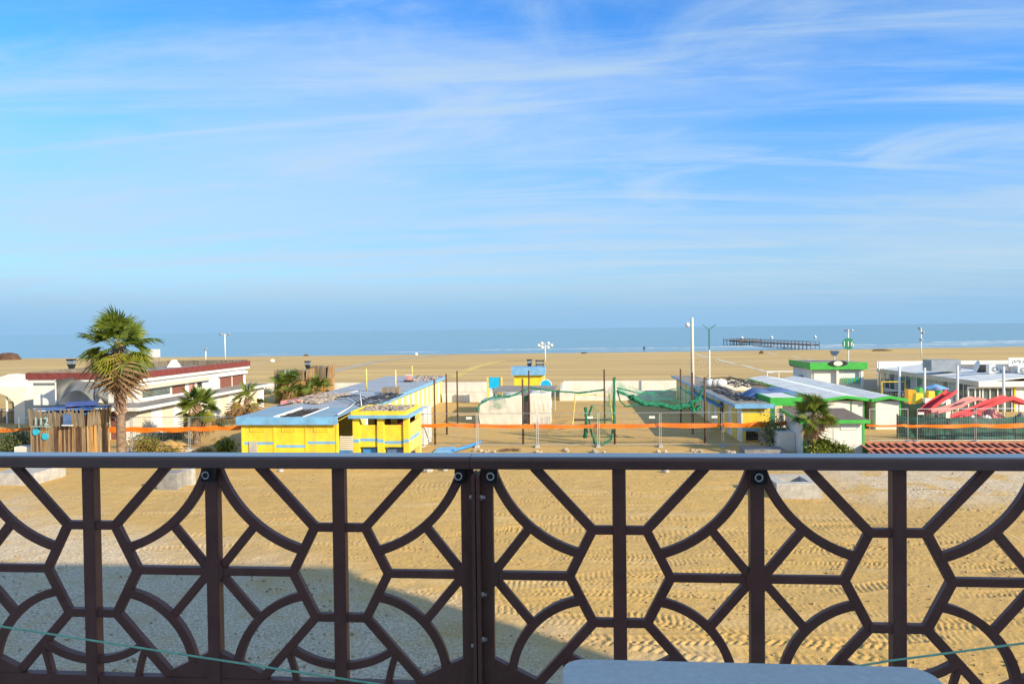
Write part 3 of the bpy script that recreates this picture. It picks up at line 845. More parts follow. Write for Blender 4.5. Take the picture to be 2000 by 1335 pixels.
# ================================================================== YELLOW CABIN BLOCK WITH LIGHT BLUE ROOF EDGE (left of the court)
Y0 = 36.9
xa, xb = X(474, Y0), X(658, Y0)
zb, zt = Zr(566, 828, Y0), Zr(566, 814, Y0 - 0.25)
blk = thing('beach_cabin_block', 'long yellow beach cabin block with light blue eaves and cluttered grey blue roof', 'building', ((xa + xb) / 2, 50, 0))
cuts = [474, 536, 598, 658]
for i in range(3):
    p0, p1 = X(cuts[i], Y0), X(cuts[i + 1], Y0)
    bx('wall_panel', YEL, blk, (p0 + 0.05, Y0, -0.1), (p1 - 0.05, Y0 + 0.12, zb + 0.05))
    zs = Zr(cuts[i] + 30, [865, 871, 864][i], Y0)
    if i == 0:
        bx('stripe', BLU, blk, (p0 + 0.052, Y0 - 0.006, zs - 0.07), (p0 + 0.35, Y0 + 0.02, zs + 0.07))
        bx('stripe', BLU, blk, (p0 + 0.80, Y0 - 0.006, zs - 0.07), (p1 - 0.052, Y0 + 0.02, zs + 0.07))
        bx('patch_board', CONC, blk, (p0 + 0.36, Y0 - 0.05, -0.1), (p0 + 0.79, Y0 - 0.004, zs + 0.10))
    else:
        bx('stripe', BLU, blk, (p0 + 0.052, Y0 - 0.006, zs - 0.07), (p1 - 0.052, Y0 + 0.02, zs + 0.07))
    louvre(blk, YEL, X([489, 551, 613][i], Y0), X([516, 577, 641][i], Y0), Y0 - 0.001, Zr(500, 843, Y0), Zr(500, 831, Y0))
for i, c in enumerate(cuts):
    bx('pilaster', YEL, blk, (X(c, Y0) - 0.06, Y0 - 0.025, -0.1), (X(c, Y0) + 0.06, Y0 + 0.13, zb + 0.045))
MB().box((xa - 0.25, Y0 - 0.25, zb), (xb + 0.12, Y0 - 0.18, zt)).build('fascia', BLU, blk)
MB().box((xa - 0.25, Y0 - 0.18, zb + 0.10), (xa - 0.18, Y0 + 4.0, zt + 0.002)).build('fascia', BLU, blk)
MB().box((xa - 0.02, Y0 + 0.12, -0.1), (xa + 0.10, Y0 + 4.2, zb + 0.03)).build('side_wall', YELP, blk)
ry1 = Y0 + 3.9
sheets = [(xa - 0.17, xa + 1.75, ROOFB), (xa + 3.42, xb + 0.10, ROOFB)]
for s0, s1, m_ in sheets:
    MB().slab([(s0, Y0 - 0.178, zt - 0.01), (s1, Y0 - 0.178, zt - 0.01), (s1, ry1, zt + 0.05), (s0, ry1, zt + 0.05)], 0.05).build('roof_sheet', m_, blk)
MB().slab([(xa + 1.76, Y0 - 0.178, zt - 0.10), (xa + 3.41, Y0 - 0.178, zt - 0.10), (xa + 3.41, ry1, zt - 0.04), (xa + 1.76, ry1, zt - 0.04)], 0.05).build('roof_deck', ROOFD, blk)
for x in (xa + 1.76, xa + 3.36):
    MB().slab([(x, Y0 - 0.176, zt + 0.03), (x + 0.05, Y0 - 0.176, zt + 0.03), (x + 0.05, ry1 - 0.01, zt + 0.09), (x, ry1 - 0.01, zt + 0.09)], 0.13).build('roof_batten', WHT, blk)
# long wing to the beach
LX0, LX1, LY0, LY1 = -17.9, -12.1, Y0 + 4.0, 69.5
zl0, zl1 = 2.42, 2.50
MB().hexa([(LX0, LY0, zl1 - 0.08), (LX1, LY0, zl0 - 0.08), (LX1, LY1, zl0 - 0.08), (LX0, LY1, zl1 - 0.08), (LX0, LY0, zl1), (LX1, LY0, zl0), (LX1, LY1, zl0), (LX0, LY1, zl1)]).build('roof', ROOFG, blk)
MB().box((LX1, LY0 - 0.02, zl0 - 0.24), (LX1 + 0.06, LY1 + 0.02, zl0 + 0.02)).build('fascia', BLU, blk)
for k in range(6):                                     # felt laps
    y = LY0 + 3 + k * 4.4
    MB().hexa([(LX0, y, zl1 + .002), (LX1 - .05, y, zl0 + .002), (LX1 - .05, y + .12, zl0 + .002), (LX0, y + .12, zl1 + .002), (LX0, y, zl1 + .014), (LX1 - .05, y, zl0 + .014), (LX1 - .05, y + .12, zl0 + .014), (LX0, y + .12, zl1 + .014)]).build('felt_lap', ROOFK, blk)
MB().box((LX0 + 0.2, LY0, -0.1), (LX1 - 0.42, LY1 - 0.1, zl0 - 0.09)).build('wing_wall', YELP, blk)
ny = 30; wy = (LY1 - 0.2 - LY0) / ny
for k in range(ny):
    y = LY0 + wy * k
    bx('plank', YELP if k % 2 else WHTC, blk, (LX1 - 0.418, y + 0.012, -0.1), (LX1 - 0.34 + (0.02 if k % 2 else 0), y + wy - 0.012, zl0 - 0.10))
bx('end_wall', WHT, blk, (LX0 + 0.2, LY1 - 0.1, -0.1), (LX1 - 0.34, LY1, zl0 - 0.10))
# front shower porch
PY0, PY1 = 37.35, 40.6
pc = [689, 737, 788]
pz = lambda r: Zr(750, r, PY0)
por = thing('shower_porch', 'yellow shower porch with blue band and rubble filled tray on top', 'shower', (X(750, PY0), 39, 0))
pw = 0.34
xr = X(797, PY0)
for j, c in enumerate(pc):
    x = X(c, PY0)
    bx('column', YEL, por, (x, PY0, -0.1), (x + pw - (0.06 if j == 2 else 0), PY0 + pw, pz(816)))
    bx('column', YELP, por, (x, PY1 - pw, -0.1), (x + pw - (0.06 if j == 2 else 0), PY1, pz(816)))
for j in range(2):
    x0, x1 = X(pc[j], PY0) + pw, X(pc[j + 1], PY0)
    pn = bx('screen_panel', YEL, por, (x0, PY0 + 0.10, pz(873)), (x1, PY0 + 0.16, pz(830)))
    bx('stripe', BLU, por, (x0 + .002, PY0 + 0.092, pz([862, 867][j])), (x1 - .002, PY0 + 0.12, pz([856, 861][j])))
    bx('basin', [BLUB, TARPB][j], por, (x0 + 0.12, PY0 + 0.3, -0.05), (x1 - 0.15, PY0 + 1.0, pz(876)))
    bx('back_panel', MAR if j else BROWNP, por, (x0, PY1 - 0.12, 0.9), (x1, PY1 - 0.06, pz(822)))
for j in range(3):
    x = X(pc[j], PY0)
    bx('stripe', BLU, por, (x - .004, PY0 - 0.006, pz(864)), (x + pw * (0.99 if j < 2 else 0.83), PY0 + 0.05, pz(857)))
MB().box((xr - 0.08, PY0 + pw, 0.45), (xr - 0.02, PY1 - pw, pz(830))).build('side_panel', YELP, por)
MB().box((xr - 0.021, PY0 + pw, pz(864)), (xr - 0.012, PY1 - pw, pz(857))).build('stripe', BLU, por)
# tray: blue fascia all round, yellow upstand inside it, rubble on top
q0, q1 = X(686, PY0) - 0.1, xr + 0.12
MB().box((q0, PY0 - 0.22, pz(816)), (q1, PY1 + 0.1, pz(810))).build('fascia', BLU, por)
za, zb2 = pz(810), pz(802)
tray = MB(); tray.box((q0 + 0.12, PY0 - 0.08, za), (q1 - 0.2, PY0, zb2)); tray.box((q0 + 0.12, PY1 - 0.1, za), (q1 - 0.2, PY1 - 0.02, zb2))
tray.box((q0 + 0.12, PY0, za), (q0 + 0.2, PY1 - 0.1, zb2)); tray.box((q1 - 0.28, PY0, za), (q1 - 0.2, PY1 - 0.1, zb2))
tray.build('tray', YEL, por)
rb = MB(); rubble(rb, q0 + 0.35, q1 - 0.4, PY0 + 0.2, PY1 - 0.3, zb2 - 0.12, 150, 0.08, 0.2, random.Random(3))
rb.box((q0 + 0.2, PY0, za), (q1 - 0.28, PY1 - 0.1, zb2 - 0.1)); rb.build('rubble_fill', RUBB, por, kind='stuff')
# slatted ramp between block and porch
sr = thing('slatted_steps', 'cream slatted board with three blue slats leaning beside the yellow porch', 'slatted board', (X(673, 37.0), 37.0, 0))
sx0, sx1 = X(659, 37.0) + 0.02, X(688, 37.0) - 0.03
for k in range(14):
    z = -0.05 + k * 0.105
    bx('slat', BLUB if 4 <= k <= 6 else CREAM, sr, (sx0, 37.0 + k * 0.02, z), (sx1, 37.03 + k * 0.02, z + 0.085))
for x in (sx0 + 0.05, sx1 - 0.10):
    MB().hexa([(x, 37.031, -0.05), (x + .05, 37.031, -0.05), (x + .05, 37.07, -0.05), (x, 37.07, -0.05), (x, 37.30, 1.42), (x + .05, 37.30, 1.42), (x + .05, 37.34, 1.42), (x, 37.34, 1.42)]).build('rail', CREAM, sr)
# things lying on the roofs
r5 = random.Random(5)
tangle('hose_tangle', 'black hoses on the open deck between two blue roof sheets', xa + 2.58, Y0 + 1.8, zt - 0.08, 0.72, 1.6, 12, 0.022, r5, h=0.12)
c_ = gp(735, 781, 2.44)
tangle('hose_tangle', 'black hoses heaped along the roof edge above the pale striped wall', c_.x, c_.y, 2.45, 0.9, 4.0, 11, 0.028, r5, h=0.14)
hb = MB()
for k in range(4):
    pts = [gp(655 + k * 6 + t * 50, 776 - 9 * math.sin(t * 3.1) + t * (14 - k * 2), 2.52 + 0.3 * math.sin(t * 3.1)) for t in [i / 10 for i in range(11)]]
    hb.tube(pts, 0.028, 6)
hb.build('bent_pipes', CABLE, None, True, 'springy black pipes arching over the faded blue roof', 'pipe')
fp = MB(); zf = 2.62
A, B_, C_, D_ = gp(660, 809, zt + 0.1), gp(703, 777, 2.55), gp(703, 768, 2.6), gp(706, 792, 2.5)
fp.tube([A, gp(680, 797, 2.6), B_], 0.035, 6); fp.tube([D_, B_ + Vector((0, 0, 0.55))], 0.03, 6); fp.tube([B_ + Vector((0, 0, 0.5)), B_ + Vector((-0.8, -0.3, 0.35))], 0.03, 6)
fp.build('bent_conduit', WHT, None, True, 'bent white metal conduit lying across the blue roof corner', 'conduit')
rh = MB(); rubble(rh, -17.6, -15.6, 43.5, 49.5, 2.46, 190, 0.10, 0.30, random.Random(8))
rh.build('roof_rubble', RUBB, None, False, 'pinkish grey rubble spread along the beach cabin roof edge', 'rubble', kind='stuff')
wt = MB()
P = [gp(560, 788, 2.5), gp(600, 779, 2.5), gp(640, 772, 2.5)]
wt.sheet(lambda a, c: gp(548 + a * 92, 790 - a * 17 - c * 7, 2.53 + 0.09 * math.sin(a * 17 + c * 4) * math.sin(c * 3.1) + 0.08), 20, 6)
wt.build('crumpled_sheet', PINK, None, True, 'crumpled dusty pink plastic sheet lying on the cabin roof', 'sheet')
for i, (px, py, top) in enumerate([(716, 763, 720), (773, 767, 722), (805, 736, 714)]):
    g = gp(px, py, 2.46); h = hz(g.x, g.y, top)
    MB().tube([(g.x, g.y, 2.44), (g.x, g.y, h)], 0.05, 8).build('roof_pole', YELP, None, True, 'slim pale yellow pole standing on the faded blue cabin roof', 'pole', 'pale poles on the cabin roof')
g = gp(764, 768, 2.46)
cr = thing('wooden_crate', 'low wooden crate of boards on the faded blue roof', 'crate', (g.x, g.y, 2.46))
for k in range(4):
    bx('board', SLATA, cr, (g.x - 0.6, g.y - 0.3 + k * 0.18, 2.86), (g.x + 0.6, g.y - 0.15 + k * 0.18, 2.89))
for s_ in (-0.6, 0.55):
    bx('end_board', SLATA, cr, (g.x + s_, g.y - 0.3, 2.45), (g.x + s_ + 0.05, g.y + 0.39, 2.858))
for k in range(3):
    bx('board', SLATA, cr, (g.x - 0.549, g.y - 0.3, 2.47 + k * 0.13), (g.x + 0.549, g.y - 0.27, 2.57 + k * 0.13))
g = gp(797, 745, 2.46)
ch = thing('vent_box', 'pinkish white vent box with dark base on the cabin roof', 'vent', (g.x, g.y, 2.44))
MB().box((g.x - 0.32, g.y - 0.3, 2.44), (g.x + 0.32, g.y + 0.3, 2.60)).build('base', DARKM, ch)
MB().box((g.x - 0.14, g.y - 0.2, 2.60), (g.x + 0.30, g.y + 0.2, 3.0)).build('body', PINK, ch)
MB().box((g.x - 0.19, g.y - 0.25, 3.0), (g.x + 0.35, g.y + 0.25, 3.05)).build('cap', WHT, ch)
rb = MB(); rubble(rb, -14.4, -12.4, 62, 69, 2.44, 60, 0.08, 0.22, random.Random(18)); rb.build('roof_rubble', RUBB, None, False, 'scattered grey debris at the seaward end of the cabin roof', 'rubble', kind='stuff')
MB().box((X(813, 42.5), 42.2, -0.05), (X(830, 42.5), 44.6, Zr(820, 800, 42.2))).build('wall_stub', STONEW, None, False, 'white masonry wall stub behind the yellow shower porch', 'wall')

# ================================================================== YELLOW CABIN BLOCK RIGHT OF THE COURT
RX0, RX1, RY0, RY1 = 10.35, X(1508, 44.1), 44.1, 70.2
rblk = thing('beach_cabin_block', 'long yellow cabin block with shaded grey striped wall and hose covered roof', 'building', ((RX0 + RX1) / 2, 56, 0))
zr0 = 2.30
MB().box((RX0 + 0.08, RY0 + 1.2, -0.1), (RX1 - 0.1, RY1 - 0.1, zr0 - 0.10)).build('wing_wall', YELP, rblk)
ny = 22; wy = (RY1 - 0.2 - RY0) / ny
for k in range(ny):
    y = RY0 + wy * k
    bx('plank', [WHTC, YEL, WHTC, YELP][k % 4], rblk, (RX0 - (0.025 if k % 2 else 0), y + 0.01, -0.1), (RX0 + 0.079, y + wy - 0.01, zr0 - 0.13))
bx('doorway', DARKM, rblk, (RX0 - 0.05, RY0 + 5.0, 0), (RX0 - 0.026, RY0 + 5.9, 1.9))
bx('awning', BLU, rblk, (RX0 - 0.55, RY0 + 4.6, 1.62), (RX0 - 0.03, RY0 + 16, 1.70))
bx('front_wall', YEL, rblk, (RX0 + 0.08, RY0 + 0.02, Zr(1470, 836, RY0)), (RX1 - 0.1, RY0 + 0.14, zr0 - 0.12))
bx('front_stripe', BLU, rblk, (RX0 + 0.08, RY0 + 0.015, Zr(1470, 841, RY0)), (RX0 + 1.1, RY0 + 0.10, Zr(1470, 836, RY0) - .002))
bx('corner_post', YEL, rblk, (RX0 + 0.08, RY0, -0.1), (RX0 + 0.26, RY0 + 0.2, Zr(1470, 841, RY0)))
bx('pier', CONC, rblk, (RX0 + 1.1, RY0 + 0.05, -0.1), (RX0 + 1.75, RY0 + 0.5, Zr(1470, 836, RY0)))
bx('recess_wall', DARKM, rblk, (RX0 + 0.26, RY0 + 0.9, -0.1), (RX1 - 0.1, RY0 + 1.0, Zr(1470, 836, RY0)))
MB().box((RX0 - 0.42, RY0 - 0.3, zr0 - 0.13), (RX1, RY1, zr0)).build('roof', ROOFK, rblk)
MB().box((RX0 - 0.46, RY0 - 0.36, zr0 - 0.22), (RX1 + 0.05, RY0 - 0.302, zr0 + 0.03)).build('fascia', BLU, rblk)
MB().box((RX0 - 0.48, RY0 - 0.34, zr0 - 0.16), (RX0 - 0.422, RY1 + 0.02, zr0 + 0.03)).build('fascia', BLU, rblk)
MB().slab([(RX0 - 0.40, RY0 - 0.30, zr0 + 0.035), (RX0 + 0.5, RY0 - 0.3, zr0 + 0.032), (RX1, RY0 - 0.3, zr0 + 0.035), (RX0 + 0.3, RY0 + 0.6, zr0 + 0.04)], 0.03).build('roof_edge_sheet', ROOFB, rblk)
for k in range(6):
    bx('roof_board', SLATC, rblk, (RX0 + 0.1 + 0.10 * k, RY0 + 1.2 + 3.2 * k, zr0 + 0.002), (RX1 - 0.3, RY0 + 1.35 + 3.2 * k, zr0 + 0.05))
r6 = random.Random(6)
tangle('hose_tangle', 'big heap of black hoses beside white bags on the grey roof', X(1440, 60, 750), 61, zr0, 1.7, 5.0, 13, 0.03, r6, h=0.3)
tangle('hose_tangle', 'thin black hoses trailing along the blue roof edge', RX0 + 0.9, 52, zr0, 0.8, 6, 8, 0.026, r6, h=0.1)
for i, px in enumerate((1386, 1397, 1406)):
    g = gp(px, 757, zr0); b = MB()
    b.tube([(g.x - 0.3, g.y - 0.2, zr0 + 0.34), (g.x + 0.1, g.y, zr0 + 0.36), (g.x + 0.45, g.y + 0.1, zr0 + 0.33)], [0.26, 0.34, 0.24], 10)
    b.build('white_bag', [WHT, TARPW, WHT][i], None, True, 'fat white rolled bag lying on the hose covered roof', 'bag', 'white bags on the roof')
for i, (px, py, w, d, h) in enumerate([(1478, 772, 0.95, 2.4, 0.55), (1515, 768, 1.15, 2.6, 0.65)]):
    g = gp(px, py, zr0); b = MB()
    b.sheet(lambda a, c: (g.x + (a - .5) * 2 * w + 0.1 * math.sin(c * 9), g.y + (c - .5) * d, zr0 + 0.03 + h * math.sin(a * math.pi) ** 0.8 * (0.75 + 0.25 * math.sin(c * 5 + i * 2)) * (math.sin(c * math.pi) ** 0.35 if 0 < c < 1 else 0)), 14, 12)
    b.build('tarp_heap', TARPB, None, True, ['smaller blue tarpaulin hump on the hose covered roof', 'larger blue tarpaulin hump beside the bright green canopy'][i], 'tarpaulin')
# bright green canopy kiosk in front of it
KX0, KX1, KY0, KY1 = X(1505, 45.3), X(1568, 45.3), 45.3, 49.0
kz0, kz1 = Zr(1540, 792, KY0), Zr(1540, 776, KY0)
kio = thing('canopy_kiosk', 'small kiosk with deep bright green canopy and white wall', 'kiosk', ((KX0 + KX1) / 2, 45, 0))
MB().box((KX0, KY0, kz0), (KX1, KY0 + 0.08, kz1)).build('fascia', GRN, kio)
MB().box((KX0, KY0 + 0.08, kz0), (KX0 + 0.08, KY1, kz1)).build('fascia', GRN, kio)
MB().box((KX1 - 0.08, KY0 + 0.08, kz0), (KX1, KY1, kz1)).build('fascia', GRN, kio)
MB().box((KX0 + 0.08, KY0 + 0.08, kz1 - 0.12), (KX1 - 0.08, KY1, kz1 - 0.04)).build('roof', ROOFW, kio)
bx('post', GRND, kio, (KX0 + 0.05, KY0 + 0.25, -0.1), (KX0 + 0.35, KY0 + 0.4, kz0))
bx('post', WHT, kio, (KX1 - 0.7, KY0 + 0.25, -0.1), (KX1 - 0.6, KY0 + 0.35, kz0))
bx('wall', WHT, kio, (KX0 + 0.7, KY0 + 0.6, -0.1), (KX1 - 0.1, KY0 + 0.7, kz0 - 0.25))
bx('back_wall', CREAM, kio, (KX0 + 0.2, KY1 - 0.2, -0.1), (KX1 - 0.2, KY1 - 0.1, kz1 - 0.13))

# ================================================================== SMALL WHITE HUT WITH GREEN TRIM
SX0, SX1, SY0, SY1 = X(1569, 39.45), X(1689, 39.45), 39.45, 42.7
sz0, sz1 = Zr(1640, 823, SY0), Zr(1640, 796, SY1) - 0.02
hut = thing('small_hut', 'small white hut with green corner trim and grey brown shed roof', 'hut', ((SX0 + SX1) / 2, 41, 0))
bx('front_wall', WHT, hut, (SX0 + 0.1, SY0 + 0.02, -0.1), (SX1 - 0.1, SY0 + 0.12, sz0 + 0.02))
MB().hexa([(SX0 + 0.02, SY0 + 0.1, -0.1), (SX0 + 0.12, SY0 + 0.121, -0.1), (SX0 + 0.12, SY1 - 0.1, -0.1), (SX0 + 0.02, SY1 - 0.1, -0.1), (SX0 + 0.02, SY0 + 0.1, sz0), (SX0 + 0.12, SY0 + 0.121, sz0), (SX0 + 0.12, SY1 - 0.1, sz1 - 0.1), (SX0 + 0.02, SY1 - 0.1, sz1 - 0.1)]).build('side_wall', WHTC, hut)
MB().hexa([(SX1 - 0.12, SY0 + 0.121, -0.1), (SX1 - 0.02, SY0 + 0.1, -0.1), (SX1 - 0.02, SY1 - 0.1, -0.1), (SX1 - 0.12, SY1 - 0.1, -0.1), (SX1 - 0.12, SY0 + 0.121, sz0), (SX1 - 0.02, SY0 + 0.1, sz0), (SX1 - 0.02, SY1 - 0.1, sz1 - 0.1), (SX1 - 0.12, SY1 - 0.1, sz1 - 0.1)]).build('side_wall', WHTC, hut)
for x in (SX0, SX1 - 0.12):
    bx('corner_trim', GRN, hut, (x, SY0, -0.1), (x + 0.12, SY0 + 0.10, sz0 + 0.01))
bx('centre_strip', WHTC, hut, ((SX0 + SX1) / 2 - 0.03, SY0 + 0.005, -0.1), ((SX0 + SX1) / 2 + 0.03, SY0 + 0.05, sz0))
louvre(hut, WHT, X(1642, SY0), X(1676, SY0), SY0 + 0.019, Zr(1655, 839, SY0), Zr(1655, 825, SY0), 4)
louvre(hut, WHT, X(1590, SY0), X(1612, SY0), SY0 + 0.019, Zr(1655, 839, SY0), Zr(1655, 825, SY0), 4)
MB().slab([(SX0 - 0.22, SY0 - 0.25, sz0 + 0.10), (SX1 + 0.16, SY0 - 0.25, sz0 + 0.10), (SX1 + 0.16, SY1 + 0.1, sz1), (SX0 - 0.22, SY1 + 0.1, sz1)], 0.08).build('roof', ROOFD, hut)
MB().box((SX0 - 0.24, SY0 - 0.30, sz0 - 0.06), (SX1 + 0.18, SY0 - 0.251, sz0 + 0.13)).build('fascia', GRN, hut)
MB().hexa([(SX0 - 0.27, SY0 - 0.28, sz0 - 0.06), (SX0 - 0.221, SY0 - 0.28, sz0 - 0.06), (SX0 - 0.221, SY1 + 0.12, sz1 - 0.16), (SX0 - 0.27, SY1 + 0.12, sz1 - 0.16), (SX0 - 0.27, SY0 - 0.28, sz0 + 0.12), (SX0 - 0.221, SY0 - 0.28, sz0 + 0.12), (SX0 - 0.221, SY1 + 0.12, sz1 + 0.02), (SX0 - 0.27, SY1 + 0.12, sz1 + 0.02)]).build('fascia', GRN, hut)
bx('low_side_box', WHTC, hut, (SX0 - 0.85, SY0 + 1.4, -0.1), (SX0 + 0.0, SY0 + 3.4, 1.05))

# ================================================================== TWO LONG WHITE CABIN ROWS WITH GREEN TRIM
def row(label, x0, x1, y0, y1, ze, zr, wallm, panels):
    t = thing('cabin_row', label, 'building', ((x0 + x1) / 2, (y0 + y1) / 2, 0))
    xm = (x0 + x1) / 2
    MB().box((x0 + 0.12, y0 + 0.16, -0.1), (x1 - 0.12, y1 - 0.1, ze - 0.14)).build('wall', wallm, t)
    for a, b_ in panels:
        bx('door_panel', WHT, t, (a + 0.03, y0 + 0.1, -0.1), (b_ - 0.03, y0 + 0.15, ze - 0.16))
    for a in [panels[0][0]] + [p[1] for p in panels]:
        bx('trim_strip', GRN, t, (a - 0.035, y0 + 0.07, -0.1), (a + 0.035, y0 + 0.14, ze - 0.145))
    e = 0.22
    MB().slab([(x0 - e, y0 - 0.2, ze), (xm, y0 - 0.2, zr), (xm, y1, zr), (x0 - e, y1, ze)], 0.09).build('roof_slope', ROOFW, t)
    MB().slab([(xm, y0 - 0.2, zr), (x1 + e, y0 - 0.2, ze), (x1 + e, y1, ze), (xm, y1, zr)], 0.09).build('roof_slope', ROOFW, t)
    for k in range(6):
        y = y0 + 2.5 + (y1 - y0 - 4) * k / 5
        MB().slab([(x0 - e + .02, y, ze + .021), (xm - .01, y, zr + .021), (xm - .01, y + .1, zr + .021), (x0 - e + .02, y + .1, ze + .021)], 0.018).build('roof_lap', CONC, t)
    f = MB(); h = 0.17
    f.prismy([(x0 - e - .03, ze - h), (xm, zr - h), (x1 + e + .03, ze - h), (x1 + e + .03, ze + .03), (xm, zr + .03), (x0 - e - .03, ze + .03)], y0 - 0.26, y0 - 0.201)
    f.build('fascia', GRN, t)
    for x in (x0 - e - 0.035, x1 + e + 0.001):
        MB().box((x, y0 - 0.2, ze - 0.14), (x + 0.034, y1, ze + 0.012)).build('eave_trim', GRN, t)
    return t
AX0, AX1, BX1, AY = X(1612, 49.55), X(1701, 49.55), X(1762, 49.55), 49.55
row('long white cabin row with green trim and spotted side wall', AX0, AX1 - 0.3, AY, 69.7, Zr(1640, 779, AY) + 0.02, Zr(1640, 774, AY) + 0.06, CREAM, [(AX0 + .12, X(1664, AY)), (X(1664, AY), AX1 - .42)])
row('narrower white green trimmed cabin row beside the green shade cloth', AX1 + 0.16, BX1, AY - 0.1, 69.4, Zr(1740, 779, AY) + 0.02, Zr(1740, 774, AY) + 0.06, WHT, [(AX1 + .28, BX1 - .12)])

# ================================================================== FAR GREEN ROOFED KIOSK BY THE BEACH WALL
FY = 77.0
fx0, fx1 = X(1587, FY, 720), X(1688, FY, 720)
fk = thing('beach_kiosk', 'white kiosk with bright green flat roof edge and oval emblem', 'kiosk', ((fx0 + fx1) / 2, FY + 3, 0))
f0, f1 = Zr(1640, 721, FY), Zr(1640, 707, FY)
MB().box((fx0, FY + 0.3, -0.1), (fx1 - 0.2, FY + 6.5, f0)).build('wall', WHTC, fk)
MB().box((fx0 + 0.2, FY + 0.22, 0.9), (X(1636, FY, 720), FY + 0.29, f0 - 0.12)).build('shutter', WHT, fk)
MB().box((X(1640, FY, 720), FY + 0.22, 0.9), (fx1 - 0.4, FY + 0.29, f0 - 0.12)).build('shutter', WHT, fk)
for px in (1633, 1681):
    bx('pillar', WHT, fk, (X(px, FY, 720), FY - 0.1, -0.1), (X(px, FY, 720) + 0.24, FY + 0.14, f0))
MB().box((fx0 - 0.25, FY - 0.3, f0), (fx1 + 0.2, FY - 0.22, f1)).build('fascia', GRN, fk)
MB().hexa([(fx0 - 0.33, FY - 0.3, f0), (fx0 - 0.25, FY - 0.3, f0), (fx0 - 0.25, FY + 7, f0 + 0.25), (fx0 - 0.33, FY + 7, f0 + 0.25), (fx0 - 0.33, FY - 0.3, f1), (fx0 - 0.25, FY - 0.3, f1), (fx0 - 0.25, FY + 7, f1), (fx0 - 0.33, FY + 7, f1)]).build('fascia', GRN, fk)
MB().box((fx0 - 0.25, FY - 0.22, f0 + 0.02), (fx1 + 0.2, FY + 7, f1 - 0.08)).build('roof', ROOFK, fk)
ey = FY - 0.36
ec = vp(1637, 709.5, ey)
def disc(c, rx, rz_, y0, y1, n=24):
    return MB().prismy([(c.x + rx * math.cos(2 * math.pi * i / n), c.z + rz_ * math.sin(2 * math.pi * i / n)) for i in range(n)], y0, y1)
em = disc(ec, 0.98, 0.30, ey, FY - 0.301).build('emblem', DARKM, fk)
disc(ec, 0.46, 0.26, ey - 0.01, ey - 0.001).build('emblem_centre', TENT, em)
nb = 12
for i in range(nb):
    x = X(1640, FY, 740) + 0.15 + i * 0.19
    bx('baluster', LIME if i % 2 else CYAN, fk, (x, FY + 0.0, 0.92), (x + 0.09, FY + 0.05, 1.55))
bx('counter', YEL, fk, (X(1640, FY, 740), FY + 0.06, 1.05), (fx1 - 0.35, FY + 0.12, 1.42))
bx('air_unit', GREYM, fk, (fx0 - 0.2 + 0.0, FY + 3.0, 1.0), (fx0 - 0.002, FY + 3.9, 1.6))
# kiosk signs and lamp on poles
def pole_thing(name, label, cat, x, y, z0, z1, r, m, group=None):
    t = thing(name, label, cat, (x, y, z0), group)
    MB().tube([(x, y, z0), (x, y, z1)], r, 8).build('pole', m, t, True)
    return t
g = vp(1657, 700, 80); sgn = pole_thing('round_sign', 'round dark green sign reading 116 on a slim white pole', 'sign', g.x, g.y, 0, Zr(1657, 645, 80), 0.06, WHT)
sc_ = vp(1656.5, 671, 80 - 0.1)
sd_ = disc(sc_, 0.62, 0.62, 79.86, 79.93).build('disc', GRND, sgn)
tm = text_mesh('116', 0.85, 0.01, WHT)
o = inst('lettering', tm, sd_, (sc_.x, 79.845, sc_.z - 0.30), (R(90), 0, 0)); 
bw = MB()
for k in range(3):
    a = 2 * math.pi * k / 3; bw.ball((g.x + 0.35 * math.cos(a), g.y + 0.35 * math.sin(a), Zr(1657, 645, 80)), (0.2, 0.2, 0.12), 8, 5)
    bw.tube([(g.x, g.y, Zr(1657, 645, 80) - 0.1), (g.x + 0.35 * math.cos(a), g.y + 0.35 * math.sin(a), Zr(1657, 645, 80))], 0.03, 5)
bw.build('anemometer', GALV, sgn, True)
g = vp(1629.5, 705, 81); lm = pole_thing('floodlight', 'small floodlight on a pole above the green kiosk roof', 'lamp', g.x, g.y, f1 - 0.1, Zr(1629, 690, 81), 0.07, WHT)
lz = Zr(1629, 690, 81)
MB().hexa([(g.x - .2, g.y - .3, lz - .25), (g.x + .2, g.y - .3, lz - .25), (g.x + .2, g.y + .2, lz - .2), (g.x - .2, g.y + .2, lz - .2), (g.x - .45, g.y - .3, lz + .25), (g.x + .45, g.y - .3, lz + .25), (g.x + .45, g.y + .2, lz + .3), (g.x - .45, g.y + .2, lz + .3)]).build('lamp_head', GREYM, lm)

# ================================================================== RESTAURANT WITH GLASS VERANDA (far right)
VX0, VXR, VY0, VY1 = 32.4, 36.6, 59.4, 77.5
res = thing('restaurant', 'white beach restaurant with glazed veranda and pale sloping roof', 'building', (38, 68, 0))
ve, vr = 2.42, 2.86
MB().slab([(VX0 - 0.3, VY0 - 0.4, ve), (VXR, VY0 - 0.4, vr), (VXR, VY1, vr), (VX0 - 0.3, VY1, ve)], 0.10).build('veranda_roof', ROOFW, res)
MB().box((VX0 - 0.34, VY0 - 0.42, ve - 0.36), (VX0 - 0.301, VY1, ve + 0.03)).build('gutter', CREAM, res)
MB().box((VX0 - 0.3, VY0 - 0.46, ve - 0.42), (52, VY0 - 0.402, ve + 0.02)).build('front_fascia', WHT, res)
MB().box((VXR + 0.001, VY0 - 0.3, vr - 0.5), (54, VY1 + 4, vr - 0.08)).build('flat_roof', ROOFK, res)
MB().box((VXR + 0.8, VY0 - 0.38, vr - 0.42), (54, VY0 - 0.301, vr + 0.1)).build('parapet', WHT, res)
